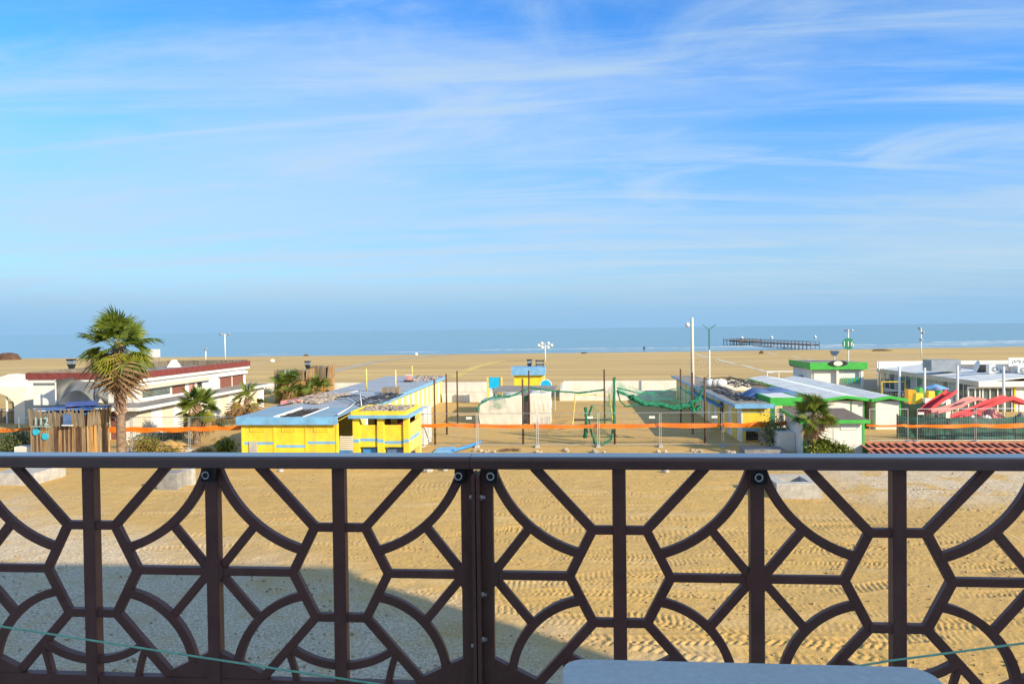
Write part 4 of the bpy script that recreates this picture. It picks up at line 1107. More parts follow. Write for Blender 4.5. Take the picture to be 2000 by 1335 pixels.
MB().box((VXR, VY0, vr - 0.1), (VXR + 0.12, VY1, vr + 0.06)).build('ridge_cap', GREYM, res)
MB().box((VX0 - 0.3, VY1 + 0.01, ve - 0.3), (54, VY1 + 0.1, vr + 0.3)).build('back_parapet', WHT, res)
MB().box((VX0 + 0.3, VY0 + 0.5, -0.1), (53, VY1 - 0.2, ve - 0.2)).build('inner_wall', CREAM, res)
nw = 16; wy = (VY1 - VY0) / nw
for k in range(nw):
    y = VY0 + wy * k
    bx('pane', GLASSD if k % 3 else GLASSP, res, (VX0, y + 0.05, 0.5), (VX0 + 0.03, y + wy - 0.05, ve - 0.36))
    bx('mullion', WHT, res, (VX0 - 0.03, y - 0.05, -0.1), (VX0 + 0.06, y + 0.05, ve - 0.35))
bx('plinth', WHT, res, (VX0 - 0.02, VY0 + 0.06, -0.1), (VX0 + 0.05, VY1, 0.5))
xs = [X(p, VY0) for p in (1890, 1903, 1918, 1932, 1947, 1961, 1975)]
for a, b_ in zip(xs[:-1], xs[1:]):
    bx('pane', GLASSD, res, (a + 0.09, VY0 + 0.02, 0.1), (b_ - 0.0, VY0 + 0.05, ve - 0.55))
for a in xs:
    bx('mullion', WHT, res, (a - 0.0, VY0 - 0.05, -0.1), (a + 0.088, VY0 + 0.1, ve - 0.43))
bx('lintel', WHT, res, (xs[0], VY0 - 0.08, ve - 0.56), (xs[-1], VY0 - 0.052, ve - 0.43))
bx('door', WHT, res, (X(1984, VY0), VY0 - 0.03, 0), (X(1998, VY0), VY0 + 0.02, 2.0))
bx('front_wall', WHT, res, (xs[-1] + 0.09, VY0 + 0.0, -0.1), (53, VY0 + 0.4, ve - 0.43))
bx('gas_pipe', YEL, res, (X(1979, VY0), VY0 - 0.12, 0), (X(1979, VY0) + 0.14, VY0 - 0.02, ve - 0.43))
# rooftop plant
def hvac(px, py, w, d, h, Y, label, m=GREYM, fan=True):
    x = X(px, Y, py)
    t = thing('air_unit', label, 'air unit', (x, Y, vr - 0.09))
    MB().box((x - w / 2, Y, vr - 0.09), (x + w / 2, Y + d, vr - 0.09 + h)).build('casing', m, t)
    if fan:
        c = Vector((x, 0, vr - 0.09 + h * 0.5)); disc(c, h * .32, h * .32, Y - 0.03, Y - 0.001).build('fan', GREYM, t); disc(c, h * .10, h * .10, Y - 0.05, Y - 0.031).build('fan_hub', WHT, t)
    return t
hvac(1848, 705, 2.5, 1.6, 1.0, 66.5, 'long dark grey ventilation box on the veranda roof ridge', GREYM, False)
t = hvac(1943, 715, 0.85, 0.5, 0.75, 63.0, 'pale air conditioner with round fan on the restaurant roof', WHT)
hvac(1926, 712, 0.95, 0.6, 0.6, 65.0, 'dark air conditioner box between other units on the roof', DARKM, False)
hvac(1998, 716, 0.8, 0.5, 0.7, 62.0, 'pale air conditioner below the white roof sign', WHT)
hvac(1958, 714, 0.75, 0.5, 0.55, 64.0, 'low grey air conditioner beside the roof sign', GREYM)
x = X(1906, 63.5, 705); dsh = thing('satellite_dish', 'white satellite dish tilted on the restaurant roof', 'satellite dish', (x, 63.5, vr - 0.09))
MB().tube([(x, 63.5, vr - 0.1), (x, 63.5, vr + 0.4)], 0.03, 6).build('mast', GALV, dsh)
db = MB(); db.sheet(lambda a, c: (x - 0.10 + 0.42 * c * math.cos(a * 6.2832) * 0.35 + 0.10 * c * c, 63.4 + 0.42 * c * math.sin(a * 6.2832), vr + 0.5 + 0.5 * c * math.cos(a * 6.2832)), 20, 5)
db.build('dish', WHT, dsh, True)
x = X(1970, 62.5, 700); rs = thing('roof_sign', 'white board sign with grey lettering on the restaurant roof', 'sign', (x + 1.5, 62.5, vr))
MB().box((x, 62.5, vr + 0.55), (x + 3.4, 62.56, vr + 1.25)).build('board', WHT, rs)
for dx in (0.1, 1.5, 3.2):
    bx('leg', GALV, rs, (x + dx, 62.57, vr - 0.09), (x + dx + 0.05, 62.62, vr + 1.2))
sq = MB()
for k in range(5):                                     # flowing script strokes, not legible at this distance
    sq.tube([(x + 0.35 + k * 0.55 + 0.16 * math.cos(t * 1.3 + k) + t * 0.05, 62.49, vr + 0.88 + 0.16 * math.sin(t * (1.6 + 0.2 * k)) + 0.01 * t) for t in [i * 0.5 for i in range(13)]], 0.025, 5)
sq.build('lettering', GREYM, rs)
# tall white shade poles
for px, Yp, top in ((1757, 57.5, 715), (1806, 56.5, 718), (1870, 53.8, 714), (1960, 54.0, 715), (1717, 76.5, 706)):
    x = X(px, Yp, 760); pole_thing('shade_pole', 'tall plain white pole standing before the veranda', 'pole', x, Yp, 0, Zr(px, top, Yp), 0.085, WHT, 'white poles along the veranda')
# ================================================================== WHITE BUILDING WITH MAROON PARAPET (left)
WX, WY0, WY1 = -28.3, 45.1, 64.6
wb = thing('bathing_house', 'white two level bathing house with maroon parapet and striped cabin wall', 'building', (-32, 55, 0))
we = 2.05
MB().box((-33.5, WY0, -0.1), (WX - 0.06, WY1, we - 0.02)).build('lower_wall', CREAM, wb)
nd = 14; wy = (WY1 - WY0) / nd
for k in range(nd):
    y = WY0 + wy * k
    bx('door_panel', WHT if k % 2 else CREAM, wb, (WX - 0.059, y + 0.03, -0.1), (WX - (0.0 if k % 2 else 0.03), y + wy - 0.03, we - 0.08))
bx('front_door', BROWNP, wb, (WX - 1.9, WY0 - 0.03, 0), (WX - 1.0, WY0 - 0.001, 1.9))
bx('front_shutter', WHT, wb, (WX - 0.9, WY0 - 0.03, 0), (WX - 0.1, WY0 - 0.001, 1.95))
MB().slab([(-35.0, WY0 - 0.9, we + 0.16), (WX + 0.55, WY0 - 0.9, we + 0.12), (WX + 0.55, WY1 + 0.5, we + 0.12), (-35.0, WY1 + 0.5, we + 0.16)], 0.14).build('lower_roof', ROOFK, wb)
MB().box((WX + 0.551, WY0 - 0.92, we - 0.06), (WX + 0.62, WY1 + 0.52, we + 0.14)).build('eave_band', WHTC, wb)
MB().box((-35.0, WY0 - 0.97, we - 0.06), (WX + 0.62, WY0 - 0.921, we + 0.17)).build('eave_band', WHTC, wb)
UX, UY0, UY1 = -30.0, 47.6, 64.5
u0, u1 = Zr(284, 741, 47.4), 4.32
MB().box((-37.6, UY0, we), (UX, UY1, 3.62)).build('upper_wall', WHT, wb)
MB().box((-37.8, UY0 - 0.25, 3.62), (UX + 0.28, UY1 + 0.3, 3.86)).build('cornice', WHT, wb)
MB().box((-37.9, UY0 - 0.32, 3.86), (UX + 0.34, UY0 - 0.12, u1)).build('parapet', MAR, wb)
MB().box((UX + 0.14, UY0 - 0.12, 3.86), (UX + 0.34, UY1 + 0.34, u1)).build('parapet', MAR, wb)
MB().box((-37.9, UY0 - 0.12, 3.86), (-37.7, UY1 + 0.34, u1 + 0.05)).build('parapet', SLATC, wb)
MB().box((-37.7, UY1 + 0.14, 3.86), (UX + 0.14, UY1 + 0.34, u1 + 0.1)).build('parapet', SLATC, wb)
MB().box((-37.7, UY0 - 0.12, 3.862), (UX + 0.14, UY1 + 0.14, 3.93)).build('roof_deck', ROOFK, wb)
MB().box((UX + 0.001, UY0 + 0.3, 3.10), (UX + 0.45, UY0 + 9.8, 3.32)).build('awning_box', CREAM, wb)
for a, b_, z0, z1, m_ in ((0.7, 4.2, 2.45, 3.0, GLASSD), (4.5, 6.3, 2.35, 3.0, BROWNP), (8.2, 8.9, 2.55, 3.0, DARKM), (12.0, 14.1, 2.2, 3.15, BROWNP), (14.3, 16.4, 2.2, 3.15, BROWNP)):
    w_ = bx('window', m_, wb, (UX - 0.02, UY0 + a, z0), (UX + 0.02, UY0 + b_, z1))
    bx('window_frame', WHT, wb, (UX + 0.001, UY0 + a - 0.06, z1), (UX + 0.06, UY0 + b_ + 0.06, z1 + 0.06))
MB().box((UX + 0.001, UY0 + 11.6, 3.2), (UX + 0.30, UY0 + 16.7, 3.42)).build('lintel_band', WHT, wb)
bx('poster', PINK, wb, (UX + 0.001, UY0 + 6.9, 2.3), (UX + 0.02, UY0 + 7.8, 3.0))
g = gp(340, 716, 3.95)
b = MB(); b.hexa([(g.x - .42, g.y - .5, 3.92), (g.x + .42, g.y - .5, 3.92), (g.x + .42, g.y + .5, 3.92), (g.x - .42, g.y + .5, 3.92), (g.x - .12, g.y - .3, 4.52), (g.x + .06, g.y - .3, 4.60), (g.x + .08, g.y + .3, 4.56), (g.x - .1, g.y + .3, 4.5)])
b.build('roof_cowl', WHT, None, False, 'white tapered roof cowl behind the maroon parapet', 'chimney')
g = gp(301, 710, 3.95); rb_ = thing('roof_billboard', 'small white board on posts behind the tall palm crown', 'sign', (g.x, g.y, 3.93))
bx('board', WHT, rb_, (g.x - 0.6, g.y, 4.6), (g.x + 0.6, g.y + 0.08, 5.4))
for s_ in (-0.5, 0.45): bx('post', GALV, rb_, (g.x + s_, g.y + 0.081, 3.9), (g.x + s_ + 0.06, g.y + 0.14, 5.3))

# ================================================================== SLATTED BOOTHS
slat_meshes = {}
def slat_mesh(m, w, h):
    k = (m.name, round(w, 3), round(h, 2))
    if k not in slat_meshes:
        slat_meshes[k] = MB().box((-w / 2, -0.012, 0), (w / 2, 0.012, h)).mesh('slat', m)
    return slat_meshes[k]
def booth(label, x0, x1, y0, y1, zband, ztop, mats_front, mats_side, pitch, seed, roofm, sign=None):
    rnd = random.Random(seed)
    t = thing('slatted_booth', label, 'booth', ((x0 + x1) / 2, (y0 + y1) / 2, 0))
    MB().box((x0 + 0.12, y0 + 0.12, -0.1), (x1 - 0.12, y1 - 0.05, ztop - 0.22)).build('core_wall', BRNW, t)
    MB().box((x0 + 0.06, y0 + 0.06, ztop - 0.22), (x1 - 0.06, y1, ztop - 0.14)).build('roof', roofm, t)
    def side(p0, p1, ms, yaw, out):
        n = max(2, int((p1 - p0).length / pitch))
        for tier in (0, 1):
            for i in range(n):
                c = p0.lerp(p1, (i + 0.5) / n)
                if tier == 0:
                    h = zband + 0.02; tilt = 0; off = 0.03; z = -0.06; ms_ = ms
                    m_ = rnd.choice(ms)
                else:
                    h = ztop - zband + rnd.choice((0, 0.06, 0.12)); tilt = 0.10; off = 0.075; z = zband - 0.06 * (i % 2)
                    m_ = rnd.choice((SLATC, SLATA) if ms is not mats_side else (SLATA, SLATC, SLATB))  # side face also draws orange slats, as if sunlit
                q = c + out * off
                o = inst('slat', slat_mesh(m_, pitch * 0.86, round(h, 1)), t, (q.x, q.y, z), (R(rnd.uniform(-1, 1)) + tilt, R(rnd.uniform(-.8, .8)), yaw))
    side(Vector((x0, y0, 0)), Vector((x1, y0, 0)), mats_front, 0, Vector((0, -1, 0)))
    side(Vector((x1, y0, 0)), Vector((x1, y1, 0)), mats_side, R(90), Vector((1, 0, 0)))
    if sign:
        px, py, size, yoff = sign
        yy = y0 - yoff
        c = vp(px, py, yy)
        lt = inst('lettering', text_mesh('112', size, 0.012, SIGNT), t, (c.x, yy, c.z - size * 0.35), (R(90), 0, 0))
        bx('sign_bar', SIGNT, t, (c.x - size * 0.95, yy - 0.012, c.z - size * 0.52), (c.x + size * 0.95, yy + 0.012, c.z - size * 0.46))
        bx('sign_post', DARKM, t, (c.x - 0.03, yy + 0.013, c.z - size * 0.5), (c.x + 0.03, y0 - 0.06, c.z - size * 0.42))
    return t
b1x0, b1x1 = X(60, 38.2), X(168, 38.2)
zt1 = Zr(110, 803, 38.1); zb1 = Zr(110, 832, 38.1)
nb_ = booth('near brown slatted booth with pale 112 sign and two turquoise discs', b1x0, b1x1, 38.2, 40.25, zb1, zt1, (SLATA, SLATA, SLATB, BRNW), (SLATB, SLATB, SLATA), 0.115, 1, TARPB, (80, 822, 0.62, 0.30))  # side slats mostly orange: warm sunlight painted into that face's colours
for px, py in ((70, 843), (88, 852)):
    c = vp(px, py, 38.10); disc(c, 0.19, 0.19, 38.08, 38.155).build('disc', TURQ, nb_)
wnd = bx('window', TARPB, nb_, (X(132, 38.2), 37.86, Zr(140, 828, 38.1)), (X(148, 38.2), 37.92, Zr(140, 808, 38.1)))
bx('window_sill', WHT, nb_, (X(130, 38.2), 37.82, Zr(140, 830, 38.1)), (X(150, 38.2), 37.93, Zr(140, 828, 38.1) - .002))
booth('farther slatted booth with pale 112 sign behind the ivory tent', X(56, 66.5, 770), X(88, 66.5, 770), 66.5, 71, Zr(70, 762, 66.5), Zr(70, 737, 66.5), (SLATB, SLATA), (SLATA, SLATB), 0.2, 2, ROOFK, (66, 745, 0.95, 0.3))
booth('slatted booth behind the two bushy palms with pale 112 sign', X(537, 68.6, 770), X(596, 68.6, 770), 68.6, 71, Zr(565, 742, 68.6), Zr(565, 722, 68.6), (SLATB, SLATA, SLATB), (SLATB, SLATA), 0.16, 3, ROOFK, (565, 727, 0.85, 0.3))
booth('paler slatted booth standing behind the small palm', X(600, 71.5, 750), X(637, 71.5, 750), 71.6, 74, Zr(620, 739, 71.6), Zr(620, 714, 71.6), (SLATA, SLATB), (SLATA, SLATB), 0.16, 4, ROOFK)
MB().sheet(lambda a, c: (b1x0 - 0.1 + a * (b1x1 - b1x0 + 0.3) , 38.4 + c * 2.1, zt1 + 0.02 + 0.07 * math.sin(a * 14) * math.sin(c * 7) + 0.10 * a * c), 24, 8).build('roof_tarp', TARPB, None, True, 'rumpled dark blue tarpaulin on the near slatted booth', 'tarpaulin')
MB().sheet(lambda a, c: gp(128 + a * 62, 794 - c * 9 - a * 3, zt1 + 0.12 + 0.05 * math.sin(a * 9)), 12, 4).build('roof_sheet', PURP, None, True, 'flat lilac sheet behind the near slatted booth roof', 'sheet')
def flood(px, py_top, py_base, Y, label, base_z):
    x = X(px, Y, py_top); zt_ = Zr(px, py_top, Y)
    t = thing('floodlight', label, 'lamp', (x, Y, base_z))
    MB().tube([(x, Y, base_z), (x, Y, zt_ - 0.85)], 0.05, 6).build('pole', DARKM, t)
    MB().hexa([(x - .10, Y - .12, zt_ - .90), (x + .10, Y - .12, zt_ - .90), (x + .10, Y + .12, zt_ - .85), (x - .10, Y + .12, zt_ - .85), (x - .25, Y - .2, zt_ - .42), (x + .25, Y - .2, zt_ - .42), (x + .25, Y + .15, zt_ - .38), (x - .25, Y + .15, zt_ - .38)]).build('lamp_head', DARKM, t)
    bx('lamp_body', GREYM, t, (x - 0.26, Y - 0.2, zt_ - 0.415), (x + 0.26, Y + 0.15, zt_ - 0.14))
    bx('visor', BLKP, t, (x - 0.28, Y - 0.25, zt_ - 0.14), (x + 0.28, Y + 0.15, zt_ - 0.03))
flood(601, 704, 716, 70.5, 'dark floodlight above the slatted booth with two palms', 3.1)
flood(1034, 701, 716, 72.5, 'dark floodlight on the blue roofed yellow hut', 2.6)
flood(140, 700, 727, 52, 'dark floodlight above the maroon parapet front', 3.9)
bx('loudspeaker', BLKP, None, (X(61, 66.7, 730) - .2, 66.8, Zr(61, 737, 66.5) - 0.3), (X(61, 66.7, 730) + .2, 67.1, Zr(61, 730, 66.5)), label='small black loudspeaker on the farther booth by the tent', cat='loudspeaker')

# ================================================================== TENT AND SAIL (far left)
tx1 = X(50, 53); tx0 = X(-60, 53); tz = Zr(25, 742, 53)
tent = thing('canvas_tent', 'ivory canvas tent with arched side opening', 'tent', ((tx0 + tx1) / 2, 55, 0))
MB().hexa([(tx0, 53, 2.9), (tx1, 53, 2.9), (tx1, 58, 2.9), (tx0, 58, 2.9), ((tx0 + tx1) / 2 - .6, 55, tz + .35), ((tx0 + tx1) / 2 + 1.3, 53.6, tz), ((tx0 + tx1) / 2 + 1.3, 57, tz), ((tx0 + tx1) / 2 - .6, 56, tz + .35)]).build('roof', TENT, tent)
n = 16; xo0, xo1 = tx0 + 0.9, X(29, 53)
arch = [(xo0 + (xo1 - xo0) * i / n, 0.9 + 1.55 * math.sin(math.pi * (0.1 + 0.8 * i / n)) ** 0.6) for i in range(n + 1)]
b = MB()
for i in range(n):
    (a0, z0_), (a1, z1_) = arch[i], arch[i + 1]
    b.hexa([(a0, 52.99, z0_), (a1, 52.99, z1_), (a1, 53.05, z1_), (a0, 53.05, z0_), (a0, 52.99, 2.92), (a1, 52.99, 2.92), (a1, 53.05, 2.92), (a0, 53.05, 2.92)])
b.box((tx0, 52.99, -0.1), (xo0, 53.05, 2.92)); b.box((xo1, 52.99, -0.1), (tx1, 53.05, 2.92))
b.build('front_sheet', TENT, tent)
MB().sheet(lambda a, c: (tx1 + 0.05 * math.sin(c * 8 + a * 9), 53.0 + a * 5, -0.1 + c * 3.0), 12, 8).build('side_sheet', TENT, tent, True)
bx('counter', SLATA, tent, (tx0 + 0.5, 54, 0), (xo1 + 0.1, 54.6, 0.95))
bx('counter_top', CREAM, tent, (tx0 + 0.4, 53.9, 0.95), (xo1 + 0.15, 54.7, 1.02))
bx('fridge', GLASSD, tent, (tx0 + 1.2, 56, 0), (xo1, 56.6, 2.0))
bx('tent_pole', WHT, tent, (X(9, 53), 53.2, -.1), (X(9, 53) + .1, 53.3, 2.9))
# grey sail slung between posts
def sail(a, c):
    px = 108 + a * 104
    top = 742 - 6 * math.sin(a * math.pi) + (a > 0.85) * (a - 0.85) * 80
    bot = 800 - 38 * math.sin(min(1, a / 0.80) * math.pi) ** 0.9 + (8 if a > 0.8 else 0) * (a - 0.8)
    if a > 0.75: bot = 765 + (a - 0.75) / 0.25 * 33
    py = top + (bot - top) * c
    p = vp(px, py, 46.0 + 1.2 * a + 0.9 * math.sin(c * 2.6 + a * 3) + 0.18 * math.sin(a * 23 + c * 5) * c)
    return p
sl = thing('shade_sail', 'slack grey canvas sail slung beside the tall palm', 'sail', (X(160, 47), 47, 0))
MB().sheet(sail, 40, 16).build('canvas', TARPG, sl, True)
for px, Yp, top in ((109, 46.2, 741), (211, 47.4, 752)):
    x = X(px, Yp, 780); MB().tube([(x, Yp, -0.1), (x, Yp, Zr(px, top, Yp))], 0.045, 8).build('post', WHT, sl)
MB().tube([vp(213, 795, 46.9), vp(236, 838, 43.0), gp(252, 868)], 0.02, 6).build('guy_rope', WHT, sl)

# ================================================================== LOW BEACH WALLS
def wall(label, x0, x1, y0, y1, z):
    MB().box((x0, y0, -0.3), (x1, y1, z)).build('low_wall', STONEW, None, False, label, 'wall')
wall('long low white wall closing the bathing area from the beach', -43, -8.0, 79.6, 79.85, 1.1)
wall('long low white wall behind the volleyball court and green kiosk', -0.6, 33, 79.6, 79.85, 1.15)
wall('short white wall at the seaward end of the yellow block', -12.2, -7.6, 68.4, 68.7, 0.95)
wall('low white wall enclosing the court on its seaward side', -0.9, 10.2, 69.3, 69.6, 0.95)
wall('white return wall between court and beach wall', -0.85, -0.6, 69.61, 79.59, 1.0)
wall('low white wall stub beside the small trampoline', -7.9, -7.65, 68.71, 74, 0.9)

# ================================================================== WHITE TARPED STALL IN THE COURT
stl = thing('tarped_stall', 'boxy stall wrapped in dusty white tarpaulin with a dark gap', 'stall', (-4, 54, 0))
def wrap(x0, x1, y0, y1, zl, zr, seed, name):
    def fn(a, c):
        # a runs round the plan outline, c from ground to over the top
        per = [(x0, y0), (x1, y0), (x1, y1), (x0, y1), (x0, y0)]
        s = a * 4; i = min(3, int(s)); f = s - i
        px = per[i][0] + (per[i + 1][0] - per[i][0]) * f; py = per[i][1] + (per[i + 1][1] - per[i][1]) * f
        zt_ = zl + (zr - zl) * (px - x0) / (x1 - x0)
        cx, cy = (x0 + x1) / 2, (y0 + y1) / 2
        if c < 0.7:
            z = -0.1 + (zt_ + 0.1) * (c / 0.7); k = 1 - 0.04 * (c / 0.7) ** 4
        else:
            t = (c - 0.7) / 0.3; z = zt_ + 0.10 * math.sin(t * 1.57); k = (1 - t) * 0.96 + 0.0
        w = 0.045 * math.sin(a * 60 + seed + 6 * c) * math.sin(c * 9 + seed) * (c < 0.72)
        return (cx + (px - cx) * k + w, cy + (py - cy) * k - abs(w), z + 0.02 * math.sin(a * 37))
    MB().sheet(fn, 64, 20).build(name, TARPW, stl, True)
wrap(-6.63, -3.35, 52.45, 55.4, Zr(950, 785, 52.45), Zr(1020, 772, 52.45), 1, 'tarpaulin')
wrap(-2.95, -1.35, 52.55, 55.6, Zr(1060, 769, 52.45), Zr(1060, 769, 52.45), 4, 'tarpaulin')
MB().box((-3.42, 53.0, -0.1), (-2.88, 55.0, 2.2)).build('gap_board', CONCD, stl)
MB().slab([(-6.2, 57.5, 2.0), (-1.2, 57.5, 2.0), (-0.9, 61.5, 2.12), (-6.0, 61.5, 2.12)], 0.1).build('flat_canopy', ROOFK, None, False, 'grey flat canopy roof behind the tarped stall', 'canopy')
for x, y in ((-5.9, 57.8), (-1.5, 57.8), (-5.8, 61.2), (-1.2, 61.2)):
    MB().tube([(x, y, -0.1), (x, y, 1.96)], 0.05, 6).build('canopy_post', GALV, None, False, 'plain steel post under the grey flat canopy', 'post', 'posts of the grey canopy')
# yellow hut with light blue roof
hy = 70.5
h0, h1 = X(1004, hy, 740), X(1063, hy, 740)
yh = thing('small_hut', 'small yellow hut with thick light blue roof board', 'hut', ((h0 + h1) / 2, hy + 1.5, 0))
MB().box((h0, hy, -0.1), (h1 - 0.3, hy + 2.4, Zr(1030, 731, hy))).build('wall', YEL, yh)
MB().box((h1 - 0.3, hy - 0.02, -0.1), (h1, hy + 2.42, Zr(1030, 731, hy) - .01)).build('corner_wall', YELP, yh)
MB().box((h0 - 0.25, hy - 0.35, Zr(1030, 732, hy)), (h1 + 0.1, hy + 2.6, Zr(1030, 717, hy))).build('roof_board', BLU, yh)
bx('door_strip', YELP, yh, ((h0 + h1) / 2 - .03, hy - 0.03, 0), ((h0 + h1) / 2 + .03, hy - .001, 2.2))
x = X(1054, 72, 705); z_ = Zr(1054, 714, 72)
ms = thing('notice_frame', 'dark slatted frame on top of the blue roofed hut', 'sign', (x, 72, z_))
bx('leg', DARKM, ms, (x - 0.4, 72, z_ - 0.3), (x - 0.32, 72.1, z_ + 0.6)); bx('leg', DARKM, ms, (x + 0.32, 72, z_ - 0.3), (x + 0.4, 72.1, z_ + 0.6))
for k in range(3): bx('rail', [DARKM, GREYM, DARKM][k], ms, (x - 0.42, 71.95, z_ + 0.05 + k * 0.2), (x + 0.42, 71.99, z_ + 0.17 + k * 0.2))
# play boxes beyond the stall
c = vp(966, 747, 66); pb = thing('play_board', 'cyan play panel in a yellow frame behind the tarped stall', 'play board', (c.x, 66, 0))
bx('panel', CYAN, pb, (c.x - 0.55, 66, c.z - 0.5), (c.x + 0.55, 66.1, c.z + 0.5))
for s_ in (-0.72, 0.56): bx('frame_post', YEL, pb, (c.x + s_, 65.95, -0.1), (c.x + s_ + 0.16, 66.15, c.z + 0.52))
c = vp(1066, 752, 66.5); cd = thing('play_disc', 'round blue trampoline disc with white rim standing on edge', 'trampoline', (c.x, 66.5, 0))
disc(c, 0.48, 0.48, 66.46, 66.53).build('disc', CYAN, cd)
ring = MB().tube([(c.x + 0.52 * math.cos(t), 66.5, c.z + 0.52 * math.sin(t)) for t in [2 * math.pi * i / 20 for i in range(21)]], 0.05, 6, cap=False); ring.build('rim', WHT, cd)
for s_ in (-0.3, 0.3): bx('leg', GALV, cd, (c.x + s_ - .03, 66.54, -0.1), (c.x + s_ + .03, 66.6, c.z))
b = MB(); rubble(b, -7.2, -6.0, 64, 67, 0, 30, 0.15, 0.4, random.Random(31)); b.build('debris_heap', CONCD, None, False, 'grey debris heap beside the cyan play panel', 'debris', kind='stuff')

# ================================================================== COURT POLES AND NETS
poles = {}
PLAB = {850: 'standing closest to the yellow shower porch', 873: 'between the porch pole and the short white wall', 894: 'closest to the short white wall', 1022: 'in front of the tarped stall gap', 1034: 'lifting the gathered net before the tarped stall', 1181: 'where the gathered far net ends', 1201: 'wrapped by the hanging green net', 1330: 'in the shade closest to the beach wall', 1353: 'in front of the pale lamp post', 1377: 'beside the striped wall where the thick net fold ends'}
def cpole(px, pyb, pyt, r=0.065):
    g = gp(px, pyb); h = hz(g.x, g.y, pyt)
    MB().tube([(g.x, g.y, -0.15), (g.x, g.y, h)], r, 8, r * 0.85).build('court_pole', BRNW, None, True, 'brown court pole ' + PLAB[px], 'pole', 'court poles')
    poles[px] = Vector((g.x, g.y, h)); return g
for a in ((850, 868, 739), (873, 848, 730), (894, 826, 724), (1022, 868, 739), (1034, 828, 723), (1181, 826, 721), (1201, 867, 738), (1330, 825, 720), (1353, 847, 727), (1377, 865, 736)):
    cpole(*a)
def net_mat():
    m = bpy.data.materials.new('green netting'); m.use_nodes = True
    n, l = m.node_tree.nodes, m.node_tree.links
    b = n['Principled BSDF']; b.inputs['Base Color'].default_value = (0.02, 0.20, 0.11, 1); b.inputs['Roughness'].default_value = 0.8
    g = n.new('ShaderNodeNewGeometry'); z = n.new('ShaderNodeTexNoise'); z.inputs['Scale'].default_value = 2.2; z.inputs['Detail'].default_value = 5
    l.new(g.outputs['Position'], z.inputs[0])
    r = n.new('ShaderNodeMapRange'); r.inputs[1].default_value = 0.4; r.inputs[2].default_value = 0.62; r.inputs[3].default_value = 0.12; r.inputs[4].default_value = 0.5
    l.new(z.outputs[0], r.inputs[0]); l.new(r.outputs[0], b.inputs['Alpha'])
    return m
NETV = net_mat()
def bundle(mb, pts, r, rnd, lumps=0.45, strands=4):
    P = []
    for i in range(len(pts) - 1):
        for k in range(8): P.append(pts[i].lerp(pts[i + 1], k / 8))
    P.append(pts[-1])
    for s in range(strands * 2):
        o = [Vector((rnd.uniform(-1, 1), rnd.uniform(-1, 1), rnd.uniform(-1, 1))) * r * 0.7 for _ in P]
        for i in range(1, len(o)): o[i] = o[i - 1] * 0.6 + o[i] * 0.4
        mb.tube([p + q for p, q in zip(P, o)], [r * rnd.uniform(0.22, 0.22 + lumps * .6) for _ in P], 6)
def veil(mb, tops, bots, nv=6, wav=0.05):
    n = len(tops)
    def fn(a, c):
        s = a * (n - 1); i = min(n - 2, int(s)); f = s - i
        t = tops[i].lerp(tops[i + 1], f); b_ = bots[i].lerp(bots[i + 1], f)
        p = t.lerp(b_, c); p.y += wav * math.sin(a * 40 + c * 5); return p
    mb.sheet(fn, 6 * (n - 1), nv)
rn = random.Random(12)
Q = lambda px, py, Y: vp(px, py, Y)
net = thing('court_net', 'green net gathered along the far side of the court', 'net', (0, 53, 0))
pts = [Q(932, 800, 51.5), Q(938, 788, 51.8), Q(964, 774, 52.2), Q(1000, 773, 52.6), Q(1034, 757, 53), Q(1080, 763, 53), Q(1130, 767, 53), Q(1181, 761, 53)]
b = MB(); bundle(b, pts, 0.10, rn); b.build('bundle', NETG, net, True)
b = MB(); veil(b, pts[2:5], [p - Vector((0, 0, 0.9)) for p in pts[2:5]]); b.build('mesh', NETV, net, True)
net2 = thing('court_net', 'green net hanging in thick folds between two tall court poles', 'net', (5, 43.5, 0))
p0, p1 = poles[1201], poles[1377]
pts = [p0 - Vector((0, 0, .15)), Q(1206, 762, 43.4), Q(1232, 775, 43.4), Q(1258, 789, 43.4), Q(1290, 790, 43.5), Q(1315, 796, 43.5), Q(1345, 792, 43.6), Q(1366, 778, 43.7), p1 - Vector((0, 0, 0.5))]
b = MB(); bundle(b, pts[1:3], 0.13, rn); bundle(b, pts[2:8], 0.20, rn, 0.6, 6); bundle(b, pts[7:], 0.08, rn); bundle(b, [Q(1350, 795, 43.6), Q(1357, 803, 43.6), Q(1366, 792, 43.7)], 0.16, rn, 0.6, 5)
bundle(b, [Q(1258, 789, 43.4), Q(1222, 793, 43.4), Q(1211, 782, 43.4), Q(1206, 764, 43.4)], 0.07, rn)
b.build('bundle', NETG, net2, True)
tops = [p0, Q(1240, 757, 44.5), Q(1290, 770, 45.5), poles[1353] - Vector((0, 0, .9)), p1 - Vector((0, 0, .2))]
bots = [Q(1206, 770, 43.4), Q(1240, 782, 43.4), Q(1290, 790, 43.5), Q(1345, 790, 43.6), Q(1372, 780, 43.7)]
b = MB(); veil(b, tops, bots, 8); b.build('mesh', NETV, net2, True)
pts = [Q(1206, 757, 43.4), Q(1250, 768, 46), Q(1290, 765, 50), poles[1330] - Vector((0, 0, 1.35)), Q(1340, 765, 50), poles[1353] - Vector((0, 0, 1.45))]
b = MB(); bundle(b, pts, 0.07, rn, 0.4, 3); b.build('rope', NETG, net2, True)
net3 = thing('court_net', 'green net hanging down one near pole and sagging to the sand', 'net', (2, 43.2, 0))
pts = [p0, Q(1200, 780, 43.2), Q(1199, 830, 43.15), Q(1194, 858, 43.0), Q(1178, 868, 42.9), Q(1162, 866, 42.9), Q(1154, 840, 43.0), Q(1150, 812, 43.1), Q(1156, 792, 43.2)]
